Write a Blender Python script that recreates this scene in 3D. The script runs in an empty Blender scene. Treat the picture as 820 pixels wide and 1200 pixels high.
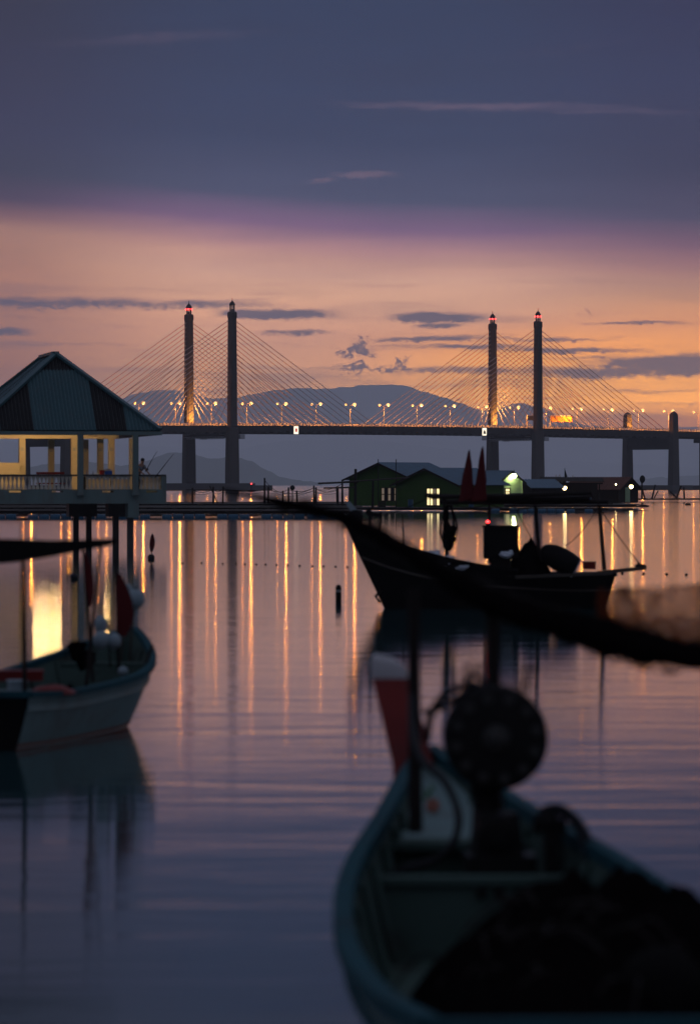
import bpy, bmesh, math, random
from math import sin, cos, pi, radians, sqrt, exp
from mathutils import Vector, Matrix, noise as mnoise

random.seed(7)
scn = bpy.context.scene
COL = scn.collection

# ------------------------------------------------------------------ camera
F = 4612.0            # focal length in pixels of an 820 px wide frame
H = 568.0             # pixel row of the horizon
CH = 3.0              # camera height above the water
cam_d = bpy.data.cameras.new('camera')
cam = bpy.data.objects.new('camera', cam_d)
COL.objects.link(cam)
cam_d.sensor_fit = 'HORIZONTAL'
cam_d.sensor_width = 24.0
cam_d.lens = 24.0 * F / 820.0
cam_d.clip_start = 0.5
cam_d.clip_end = 150000
cam.location = (0, 0, CH)
cam.rotation_euler = (radians(90) - math.atan((600 - H) / F), 0, 0)
cam_d.dof.use_dof = True
cam_d.dof.focus_distance = 1400
cam_d.dof.aperture_fstop = 2.2
scn.camera = cam
scn.view_settings.view_transform = 'Standard'
scn.view_settings.look = 'None'
scn.view_settings.exposure = 0.0
scn.view_settings.gamma = 1.0
scn.cycles.max_bounces = 6
scn.cycles.diffuse_bounces = 2
scn.cycles.glossy_bounces = 3
scn.cycles.volume_bounces = 4
scn.cycles.transparent_max_bounces = 8
scn.cycles.use_denoising = True
scn.cycles.sample_clamp_indirect = 4.0


def lin(c):
    c /= 255.0
    return c / 12.92 if c <= 0.04045 else ((c + 0.055) / 1.055) ** 2.4


def S(r, g, b, k=1.0):
    return (lin(r) * k, lin(g) * k, lin(b) * k, 1.0)


# ------------------------------------------------------------------ world (dusk sky)
class NT:
    """small helper to write node maths as expressions"""
    def __init__(self, tree):
        self.t = tree

    def n(self, typ, **kw):
        nd = self.t.nodes.new(typ)
        for k, v in kw.items():
            setattr(nd, k, v)
        return nd

    def put(self, sock, v):
        if isinstance(v, bpy.types.NodeSocket):
            self.t.links.new(v, sock)
        else:
            sock.default_value = v

    def m(self, op, a, b=None, c=None, clamp=False):
        nd = self.n('ShaderNodeMath', operation=op, use_clamp=clamp)
        for i, v in enumerate((a, b, c)):
            if v is not None:
                self.put(nd.inputs[i], v)
        return nd.outputs[0]

    def smooth(self, x, a, b):
        nd = self.n('ShaderNodeMapRange', interpolation_type='SMOOTHSTEP')
        self.put(nd.inputs['Value'], x)
        nd.inputs['From Min'].default_value = a
        nd.inputs['From Max'].default_value = b
        return nd.outputs[0]

    def maprange(self, x, a, b, c, d):
        nd = self.n('ShaderNodeMapRange')
        self.put(nd.inputs['Value'], x)
        for nme, v in zip(('From Min', 'From Max', 'To Min', 'To Max'), (a, b, c, d)):
            nd.inputs[nme].default_value = v
        return nd.outputs[0]

    def ramp(self, x, stops):
        nd = self.n('ShaderNodeValToRGB')
        cr = nd.color_ramp
        while len(cr.elements) < len(stops):
            cr.elements.new(0.5)
        for e, (p, c) in zip(cr.elements, stops):
            e.position = p
        for e, (p, c) in zip(cr.elements, stops):
            e.color = c
        self.put(nd.inputs[0], x)
        return nd.outputs[0]

    def mix(self, f, a, b, blend='MIX'):
        nd = self.n('ShaderNodeMix', data_type='RGBA', blend_type=blend)
        self.put(nd.inputs[0], f)
        self.put(nd.inputs[6], a)
        self.put(nd.inputs[7], b)
        return nd.outputs[2]

    def xyz(self, x, y, z):
        nd = self.n('ShaderNodeCombineXYZ')
        for i, v in enumerate((x, y, z)):
            self.put(nd.inputs[i], v)
        return nd.outputs[0]

    def noise(self, vec, scale, detail=3.0, rough=0.5, distort=0.0):
        nd = self.n('ShaderNodeTexNoise')
        self.put(nd.inputs['Vector'], vec)
        nd.inputs['Scale'].default_value = scale
        nd.inputs['Detail'].default_value = detail
        nd.inputs['Roughness'].default_value = rough
        nd.inputs['Distortion'].default_value = distort
        return nd.outputs[0]


world = bpy.data.worlds.new('World')
scn.world = world
world.use_nodes = True
wt = world.node_tree
wt.nodes.clear()
W = NT(wt)
tc = W.n('ShaderNodeTexCoord')
sep = W.n('ShaderNodeSeparateXYZ')
wt.links.new(tc.outputs['Generated'], sep.inputs[0])
dx, dy, dz = sep.outputs
az = W.m('MULTIPLY', W.m('ARCTAN2', dx, dy), 57.2958)
el = W.m('MULTIPLY', W.m('ARCSINE', dz), 57.2958)


def AZ(px):
    return math.degrees(math.atan((px - 410) / F))


def EL(py):
    return math.degrees(math.atan((H - py) / F))


HAZE = 5.2e-5                      # density of the air, per metre
HAZE_J = (0.122, 0.122, 0.178)      # light the air itself sends back
vstreak = W.xyz(W.m('MULTIPLY', az, 0.16), W.m('MULTIPLY', el, 1.7), 0.0)
n_streak = W.noise(vstreak, 1.6, 5, 0.55, 0.3)
n_broad = W.noise(W.xyz(W.m('MULTIPLY', az, 0.10), W.m('MULTIPLY', el, 0.55), 3.3), 1.0, 3, 0.5)
n_warp = W.noise(W.xyz(W.m('MULTIPLY', az, 0.9), W.m('MULTIPLY', el, 2.2), 7.1), 1.6, 4, 0.55)
n_fine = W.noise(W.xyz(W.m('MULTIPLY', az, 1.5), W.m('MULTIPLY', el, 6.0), 1.7), 2.0, 6, 0.62)

n_puff = W.noise(W.xyz(W.m('MULTIPLY', az, 5.0), W.m('MULTIPLY', el, 7.0), 4.2), 2.2, 5, 0.65, 0.6)
# lower edge of the slate cloud deck dips towards the right
edge = W.maprange(az, -5.1, 0.6, -0.36, 0.02)
edge.node.clamp = True
eds = W.m('ADD', el, W.m('MULTIPLY', edge, W.smooth(el, 1.6, 3.2)))
eds = W.m('ADD', eds, W.m('MULTIPLY', W.m('SUBTRACT', n_broad, 0.5), W.m('MULTIPLY', W.smooth(el, 2.4, 3.6), 0.55)))
t10 = W.m('DIVIDE', eds, 10.0, clamp=True)


def stops(lst, k=1.0):
    out = []
    for y, c in sorted(lst, key=lambda q: -q[0]):
        e = max(0.15, (H - y) / 80.5)
        T = math.exp(-HAZE * min(1240 / math.tan(radians(e)), 47000.0))
        col = [max(0.0015, (lin(v) - (1 - T) * j) / T) / 4.0 for v, j in zip(c, HAZE_J)]
        out.append((min(1.0, max(0.0, (H - y) / 80.5 / 10.0)), (col[0], col[1], col[2], 1.0)))
    return out


left = W.ramp(t10, stops([
    (568, (112, 96, 116)), (520, (122, 98, 112)), (470, (150, 114, 114)), (430, (146, 112, 113)),
    (395, (150, 115, 115)), (350, (157, 119, 116)), (325, (155, 119, 116)), (303, (150, 117, 117)),
    (288, (122, 98, 111)), (268, (88, 81, 103)), (235, (69, 73, 97)), (170, (63, 70, 96)),
    (90, (57, 65, 90)), (0, (50, 58, 82)), (-230, (48, 54, 73))]))
middle = W.ramp(t10, stops([
    (568, (118, 98, 116)), (520, (132, 104, 112)), (470, (190, 142, 122)), (430, (196, 146, 128)),
    (395, (199, 149, 133)), (350, (205, 158, 140)), (326, (200, 156, 143)), (308, (186, 144, 138)),
    (294, (166, 128, 136)), (274, (124, 101, 130)), (240, (86, 88, 114)), (170, (70, 77, 104)),
    (90, (65, 73, 100)), (0, (62, 70, 97)), (-230, (56, 64, 90))]))
right = W.ramp(t10, stops([
    (568, (124, 100, 114)), (520, (144, 112, 110)), (492, (176, 124, 106)), (470, (252, 172, 74)),
    (440, (245, 168, 96)), (410, (234, 158, 110)), (380, (216, 150, 118)), (350, (192, 142, 122)),
    (335, (176, 134, 124)), (312, (150, 114, 122)), (290, (124, 98, 118)), (255, (88, 84, 108)),
    (200, (69, 73, 98)), (90, (63, 70, 98)), (0, (57, 64, 91)), (-230, (50, 57, 79))]))
fr = W.smooth(az, -4.8, 4.6)
fm = W.smooth(az, -5.2, -1.6)
up_ = W.smooth(el, 1.9, 2.6)
fr2 = W.m('ADD', W.m('MULTIPLY', W.smooth(az, -0.7, 2.7), W.m('SUBTRACT', 1.0, up_)), W.m('MULTIPLY', W.smooth(az, 1.3, 5.2), up_))
front = W.mix(1.0, W.mix(fr2, W.mix(fm, left, middle), right), (4.0, 4.0, 4.0, 1.0), 'MULTIPLY')
# the rest of the dome: dull slate dusk cloud, glow dies away to the sides
tback = W.m('DIVIDE', el, 90.0, clamp=True)
back = W.ramp(tback, [(0.0, S(72, 66, 88)), (0.05, S(64, 64, 88)), (0.115, S(60, 67, 92)), (0.17, S(80, 89, 116)), (0.28, S(122, 131, 157)), (1.0, S(132, 140, 164))])
azabs = W.m('ABSOLUTE', W.m('SUBTRACT', az, 6.0))
fglow = W.m('MULTIPLY', W.m('SUBTRACT', 1.0, W.smooth(azabs, 35.0, 120.0)), W.m('SUBTRACT', 1.0, W.smooth(el, 6.8, 10.5)))
sky = W.mix(fglow, back, front)
# faint streaking of the lit cloud and the slate deck
low = W.m('MULTIPLY', W.smooth(el, 0.2, 1.2), 1.0)
gain = W.m('ADD', 1.0, W.m('MULTIPLY', W.m('SUBTRACT', n_streak, 0.5), W.m('MULTIPLY', low, 0.5)))
sky = W.mix(1.0, sky, W.xyz(gain, gain, W.m('ADD', W.m('MULTIPLY', gain, 0.6), 0.4)), 'MULTIPLY')

# thin mauve veils lying in bands across the glow
n_veil = W.noise(W.xyz(W.m('MULTIPLY', az, 0.22), W.m('MULTIPLY', el, 3.1), 11.3), 1.5, 6, 0.6, 0.5)
veil = W.m('MULTIPLY', W.smooth(n_veil, 0.47, 0.72), W.m('MULTIPLY', W.smooth(el, 0.5, 1.1), W.m('SUBTRACT', 1.0, W.smooth(el, 2.4, 3.6))))
sky = W.mix(W.m('MULTIPLY', veil, W.m('SUBTRACT', 0.45, W.m('MULTIPLY', fr2, 0.32))), sky, W.mix(fr, S(150, 112, 122), S(176, 128, 122)))
# broken texture in the high slate deck
n_deck = W.noise(W.xyz(W.m('MULTIPLY', az, 0.30), W.m('MULTIPLY', el, 1.3), 21.0), 1.4, 6, 0.6, 0.6)
dk = W.m('ADD', 1.0, W.m('MULTIPLY', W.m('SUBTRACT', n_deck, 0.5), W.m('MULTIPLY', W.smooth(el, 3.4, 4.4), 0.38)))
sky = W.mix(1.0, sky, W.xyz(dk, dk, W.m('ADD', W.m('MULTIPLY', dk, 0.8), 0.2)), 'MULTIPLY')

# individual dark clouds low in the glow (angular position, half-sizes, weight)
clouds = [
    (60, 356, 180, 9, 0.8), (210, 357, 150, 8, 0.7), (40, 373, 120, 5, 0.35), (325, 368, 75, 7.5, 1.1), (345, 390, 55, 4.5, 0.75), (150, 384, 60, 3, 0.35),
    (6, 390, 34, 5, 0.9), (512, 373, 58, 7, 1.2), (515, 382, 34, 4, 0.9), (505, 397, 85, 4.5, 0.9), (560, 407, 90, 4.0, 0.8),
    (660, 411, 110, 4.5, 0.9), (745, 378, 75, 3.0, 0.75), (692, 366, 16, 2.5, 0.5), (790, 428, 110, 14, 1.15), (700, 436, 140, 9, 0.95),
    (560, 434, 150, 6, 0.75), (419, 402, 9, 10, 0.95), (424, 412, 14, 7, 1.0), (408, 415, 14, 5, 0.9), (418, 432, 22, 6, 1.0), (430, 433, 20, 4, 0.8), (467, 428, 10, 7, 0.95), (458, 433, 14, 4, 0.8), (395, 432, 45, 4, 0.5),
    (610, 446, 120, 6, 0.5), (760, 457, 90, 3.2, 0.55), (800, 472, 70, 3, 0.5), (740, 488, 110, 8, 0.5), (720, 395, 60, 2.5, 0.35), (590, 393, 90, 3, 0.4),
    (640, 398, 100, 3, 0.7), (705, 420, 90, 3.5, 0.6), (560, 452, 150, 4, 0.55), (650, 465, 110, 3, 0.5), (465, 405, 60, 3, 0.5), (300, 403, 90, 3, 0.4), (90, 404, 110, 3, 0.45), (770, 405, 70, 2.5, 0.4), (430, 446, 70, 3, 0.4),
    (120, 450, 130, 4, 0.3), (900, 470, 60, 8, 0.6), (-120, 400, 90, 12, 0.9), (1020, 400, 120, 14, 0.9),
]
wel = W.m('ADD', W.m('ADD', el, W.m('MULTIPLY', W.m('SUBTRACT', n_warp, 0.5), 0.16)), W.m('MULTIPLY', W.m('SUBTRACT', n_puff, 0.5), 0.10))
waz = W.m('ADD', az, W.m('MULTIPLY', W.m('SUBTRACT', n_fine, 0.5), 0.35))
n_p2 = W.noise(W.xyz(W.m('MULTIPLY', az, 3.0), W.m('MULTIPLY', el, 3.6), 31.0), 1.7, 5, 0.65, 1.2)
n_p3 = W.noise(W.xyz(W.m('MULTIPLY', az, 3.0), W.m('MULTIPLY', el, 3.6), 47.0), 1.7, 5, 0.65, 1.2)
paz = W.m('ADD', az, W.m('MULTIPLY', W.m('SUBTRACT', n_p2, 0.5), 0.85))
pel = W.m('ADD', el, W.m('MULTIPLY', W.m('SUBTRACT', n_p3, 0.5), 0.55))
acc = None
for (px, py, hw, hh, amp) in clouds:
    u = W.m('MULTIPLY', W.m('SUBTRACT', paz if hw < 26 else waz, AZ(px)), 80.5 / hw)
    v = W.m('MULTIPLY', W.m('SUBTRACT', pel if hw < 26 else wel, EL(py)), 80.5 / hh)
    d2 = W.m('ADD', W.m('MULTIPLY', u, u), W.m('MULTIPLY', v, v))
    g = W.m('MULTIPLY', W.m('POWER', 2.71828, W.m('MULTIPLY', d2, -1.0)), amp)
    acc = g if acc is None else W.m('MAXIMUM', acc, g)
cm = W.m('MULTIPLY', acc, W.m('ADD', W.m('ADD', -0.12, W.m('MULTIPLY', n_fine, 1.1)), W.m('MULTIPLY', n_puff, 1.15)))
cm = W.m('MULTIPLY', W.smooth(cm, 0.20, 0.85), 0.9)
sky = W.mix(cm, sky, W.mix(fr, S(96, 82, 110), S(98, 84, 108)))
# thin pink wisps caught by the glow under the high deck
wis = None
for (px, py, hw, hh, amp, tilt) in [(560, 124, 190, 7, 0.8, 0.02), (700, 131, 160, 5, 0.55, 0.01), (425, 204, 40, 4, 1.25, 0.0), (378, 211, 18, 4, 1.0, -0.1),
                                    (180, 45, 170, 10, 0.45, -0.05), (650, 60, 180, 12, 0.3, -0.12), (-200, 120, 150, 9, 0.6, 0.02), (1100, 150, 190, 9, 0.7, 0.02)]:
    u0 = W.m('SUBTRACT', waz, AZ(px))
    u = W.m('MULTIPLY', u0, 80.5 / hw)
    v = W.m('MULTIPLY', W.m('ADD', W.m('SUBTRACT', wel, EL(py)), W.m('MULTIPLY', u0, tilt)), 80.5 / hh)
    d2 = W.m('ADD', W.m('MULTIPLY', u, u), W.m('MULTIPLY', v, v))
    g = W.m('MULTIPLY', W.m('POWER', 2.71828, W.m('MULTIPLY', d2, -1.0)), amp)
    wis = g if wis is None else W.m('MAXIMUM', wis, g)
wm = W.m('MULTIPLY', wis, W.m('ADD', 0.25, W.m('MULTIPLY', n_fine, 1.0)))
wm = W.m('MULTIPLY', W.smooth(wm, 0.12, 0.9), 0.75)
sky = W.mix(wm, sky, S(128, 100, 122))

bg = W.n('ShaderNodeBackground')
wt.links.new(sky, bg.inputs['Color'])
SKY_K = 1.0
bg.inputs['Strength'].default_value = SKY_K
nis = W.n('ShaderNodeTexSky', sky_type='NISHITA', sun_disc=False)
nis.sun_elevation = radians(-3.0)
nis.sun_rotation = radians(8.0)
bg2 = W.n('ShaderNodeBackground')
wt.links.new(nis.outputs[0], bg2.inputs['Color'])
bg2.inputs['Strength'].default_value = 0.01
addsh = W.n('ShaderNodeAddShader')
wt.links.new(bg.outputs[0], addsh.inputs[0])
wt.links.new(bg2.outputs[0], addsh.inputs[1])
wout = W.n('ShaderNodeOutputWorld')
wt.links.new(addsh.outputs[0], wout.inputs['Surface'])


# ------------------------------------------------------------------ materials
def mat(name, col, rough=0.7, var=0.25, scale=3.0, bump=0.0, bscale=None, metal=0.0, stretch=(1, 1, 1), dirt=None, dirt_amt=0.5, dirt_scale=1.5, spec=0.15, coat=0.0):
    m = bpy.data.materials.new(name)
    m.use_nodes = True
    t = m.node_tree
    N = NT(t)
    b = t.nodes['Principled BSDF']
    tcn = N.n('ShaderNodeTexCoord')
    mp = N.n('ShaderNodeMapping')
    mp.inputs['Scale'].default_value = stretch
    t.links.new(tcn.outputs['Object'], mp.inputs[0])
    v = mp.outputs[0]
    n1 = N.noise(v, scale, 5, 0.6)
    f = N.m('ADD', 1.0, N.m('MULTIPLY', N.m('SUBTRACT', n1, 0.5), 2 * var))
    c = N.mix(1.0, col, N.xyz(f, f, f), 'MULTIPLY')
    if dirt is not None:
        n2 = N.noise(v, dirt_scale, 6, 0.65, 0.4)
        c = N.mix(N.m('MULTIPLY', N.smooth(n2, 0.45, 0.72), dirt_amt), c, dirt)
    t.links.new(c, b.inputs['Base Color'])
    t.links.new(N.m('ADD', rough, N.m('MULTIPLY', N.m('SUBTRACT', n1, 0.5), 0.2), clamp=True), b.inputs['Roughness'])
    b.inputs['Metallic'].default_value = metal
    b.inputs['Specular IOR Level'].default_value = spec
    if coat:
        b.inputs['Coat Weight'].default_value = coat
    if bump:
        nb = N.noise(v, bscale or scale * 4, 4, 0.6)
        bn = N.n('ShaderNodeBump')
        bn.inputs['Strength'].default_value = 0.6
        bn.inputs['Distance'].default_value = bump
        t.links.new(nb, bn.inputs['Height'])
        t.links.new(bn.outputs[0], b.inputs['Normal'])
    return m


def emit(name, col, k):
    m = bpy.data.materials.new(name)
    m.use_nodes = True
    b = m.node_tree.nodes['Principled BSDF']
    b.inputs['Base Color'].default_value = (0.6, 0.55, 0.45, 1)
    b.inputs['Emission Color'].default_value = col
    b.inputs['Emission Strength'].default_value = k
    return m


M = {}
M['concrete'] = mat('concrete', (0.045, 0.037, 0.03, 1), 0.85, 0.25, 0.15, dirt=(0.04, 0.034, 0.03, 1), dirt_scale=0.12, dirt_amt=0.6)
M['girder'] = mat('girder', (0.028, 0.025, 0.022, 1), 0.85, 0.3, 0.2)
M['cable'] = mat('cable', (0.42, 0.37, 0.33, 1), 0.6, 0.1, 1.0)
M['galv'] = mat('galvanised', (0.35, 0.35, 0.34, 1), 0.5, 0.2, 2.0, metal=0.3)
M['railing'] = mat('railing_paint', (0.55, 0.52, 0.48, 1), 0.6, 0.2, 2.0)
M['lamp'] = emit('sodium_lamp', (1.0, 0.52, 0.16, 1), 1.9)
M['lamp2'] = emit('sodium_lamp_dim', (1.0, 0.50, 0.15, 1), 1.5)
M['red'] = emit('red_beacon', (1.0, 0.03, 0.03, 1), 9)
M['signlit'] = emit('sign_light', (1.0, 0.86, 0.62, 1), 1.6)
M['signred'] = emit('sign_red', (0.75, 0.05, 0.02, 1), 0.7)
M['black'] = mat('black_paint', (0.012, 0.012, 0.013, 1), 0.6, 0.3, 4)
M['orange'] = mat('sign_yellow', (0.75, 0.33, 0.05, 1), 0.5, 0.3, 0.6)
M['rooflight'] = mat('roof_teal', (0.033, 0.076, 0.082, 1), 0.45, 0.22, 1.2, stretch=(1, 1, 0.3), dirt=(0.05, 0.07, 0.07, 1), dirt_amt=0.5)
M['roofdark'] = mat('roof_maroon', (0.006, 0.005, 0.005, 1), 0.5, 0.3, 1.2)
M['wallgrey'] = mat('pavilion_render', (0.12, 0.165, 0.15, 1), 0.85, 0.18, 0.9, dirt=(0.12, 0.11, 0.09, 1), dirt_amt=0.55, stretch=(1.5, 1.5, 0.4))
M['colwhite'] = mat('column_render', (0.50, 0.43, 0.30, 1), 0.8, 0.12, 1.2, dirt=(0.35, 0.3, 0.22, 1), dirt_amt=0.35)
M['pile'] = mat('wet_pile', (0.06, 0.055, 0.05, 1), 0.6, 0.4, 1.5)
M['tube'] = emit('tube_light', (1.0, 0.60, 0.24, 1), 230)
M['benchred'] = mat('bench_red', (0.25, 0.03, 0.02, 1), 0.6, 0.2, 3)
M['blue'] = mat('blue_plastic', (0.03, 0.09, 0.33, 1), 0.45, 0.2, 3)
M['white'] = mat('white_plastic', (0.36, 0.34, 0.33, 1), 0.45, 0.1, 3)
M['redp'] = mat('red_plastic', (0.42, 0.04, 0.03, 1), 0.45, 0.15, 3)
M['barrel'] = mat('barrel_blue', (0.03, 0.08, 0.12, 1), 0.5, 0.5, 0.9)
M['oldwood'] = mat('weathered_timber', (0.05, 0.042, 0.033, 1), 0.85, 0.45, 2.0, stretch=(0.4, 2, 2))
M['darkwood'] = mat('dark_timber', (0.02, 0.016, 0.014, 1), 0.8, 0.4, 3.0, spec=0.06)
M['rope'] = mat('rope', (0.018, 0.014, 0.012, 1), 0.9, 0.3, 12)
M['greenwall'] = mat('green_cladding', (0.04, 0.088, 0.014, 1), 0.75, 0.25, 0.8, stretch=(1, 1, 2.5), dirt=(0.04, 0.06, 0.025, 1))
M['palewall'] = mat('pale_boards', (0.3, 0.38, 0.22, 1), 0.8, 0.25, 1.2, stretch=(0.6, 0.6, 5))
M['zinc'] = mat('zinc_roof', (0.08, 0.13, 0.17, 1), 0.45, 0.25, 0.7, dirt=(0.08, 0.06, 0.05, 1), dirt_amt=0.4)
M['brownroof'] = mat('brown_roof', (0.1, 0.042, 0.03, 1), 0.8, 0.3, 0.8)
M['brownwall'] = mat('brown_boards', (0.025, 0.018, 0.013, 1), 0.85, 0.35, 1.0)
M['bulb'] = emit('white_bulb', (0.92, 1.0, 0.50, 1), 85)
M['bulbwarm'] = emit('warm_bulb', (1.0, 0.72, 0.30, 1), 30)
M['windowlit'] = emit('lit_window', (1.0, 0.80, 0.38, 1), 1.3)
M['windowdim'] = emit('dim_window', (1.0, 0.66, 0.32, 1), 0.10)
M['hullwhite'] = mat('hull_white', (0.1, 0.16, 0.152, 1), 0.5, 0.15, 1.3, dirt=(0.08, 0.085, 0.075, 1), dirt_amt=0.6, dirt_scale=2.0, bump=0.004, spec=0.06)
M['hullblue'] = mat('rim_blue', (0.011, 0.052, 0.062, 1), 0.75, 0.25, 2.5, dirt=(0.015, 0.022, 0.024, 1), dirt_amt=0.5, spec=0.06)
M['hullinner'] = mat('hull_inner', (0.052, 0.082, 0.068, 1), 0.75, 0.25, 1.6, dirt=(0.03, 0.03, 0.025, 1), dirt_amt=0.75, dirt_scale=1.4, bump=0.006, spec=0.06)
M['redpaint'] = mat('red_paint', (0.13, 0.012, 0.009, 1), 0.5, 0.3, 2.5, dirt=(0.05, 0.014, 0.012, 1))
M['hullorange'] = mat('waterline_paint', (0.13, 0.03, 0.014, 1), 0.6, 0.3, 2.5)
M['hulldark'] = mat('hull_dark', (0.007, 0.006, 0.0055, 1), 0.65, 0.35, 2.0, spec=0.06)
M['pale'] = mat('pale_render', (0.4, 0.38, 0.31, 1), 0.8, 0.15, 2.0)
M['net'] = mat('net_dark', (0.004, 0.003, 0.003, 1), 0.95, 0.5, 9, bump=0.02, bscale=30, spec=0.0)
M['netbrown'] = mat('net_brown', (0.12, 0.027, 0.01, 1), 0.9, 0.4, 9, spec=0.1)
M['iron'] = mat('dark_iron', (0.014, 0.013, 0.012, 1), 0.55, 0.35, 5, metal=0.4, spec=0.06)
M['bossmetal'] = mat('worn_iron', (0.03, 0.028, 0.024, 1), 0.6, 0.3, 5)
M['palemetal'] = mat('pale_metal', (0.22, 0.23, 0.22, 1), 0.5, 0.3, 5)
M['flagred'] = mat('flag_red', (0.07, 0.008, 0.008, 1), 0.9, 0.25, 3)
M['foam'] = mat('foam_float', (0.19, 0.24, 0.25, 1), 0.7, 0.15, 6, dirt=(0.25, 0.26, 0.24, 1))
M['bag'] = mat('pale_sack', (0.45, 0.48, 0.50, 1), 0.8, 0.25, 5)
M['skin'] = mat('skin', (0.30, 0.17, 0.11, 1), 0.6, 0.1, 5)
M['shirt'] = mat('grey_shirt', (0.13, 0.14, 0.15, 1), 0.9, 0.2, 5)
M['trousers'] = mat('dark_trousers', (0.03, 0.03, 0.04, 1), 0.9, 0.2, 5)
M['hair'] = mat('black_hair', (0.01, 0.01, 0.01, 1), 0.7, 0.2, 9)
M['leaf'] = mat('leaves', (0.03, 0.05, 0.02, 1), 0.8, 0.4, 1.5)
M['forest'] = mat('forest_hill', (0.045, 0.06, 0.04, 1), 0.95, 0.5, 0.01, spec=0.1)
M['decor_red'] = mat('flower_red', (0.16, 0.035, 0.008, 1), 0.6, 0.2, 5)
M['decor_green'] = mat('leaf_green', (0.025, 0.09, 0.03, 1), 0.6, 0.2, 5)
M['citywall'] = mat('city_wall', (0.6, 0.52, 0.45, 1), 0.8, 0.2, 0.05)


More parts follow.
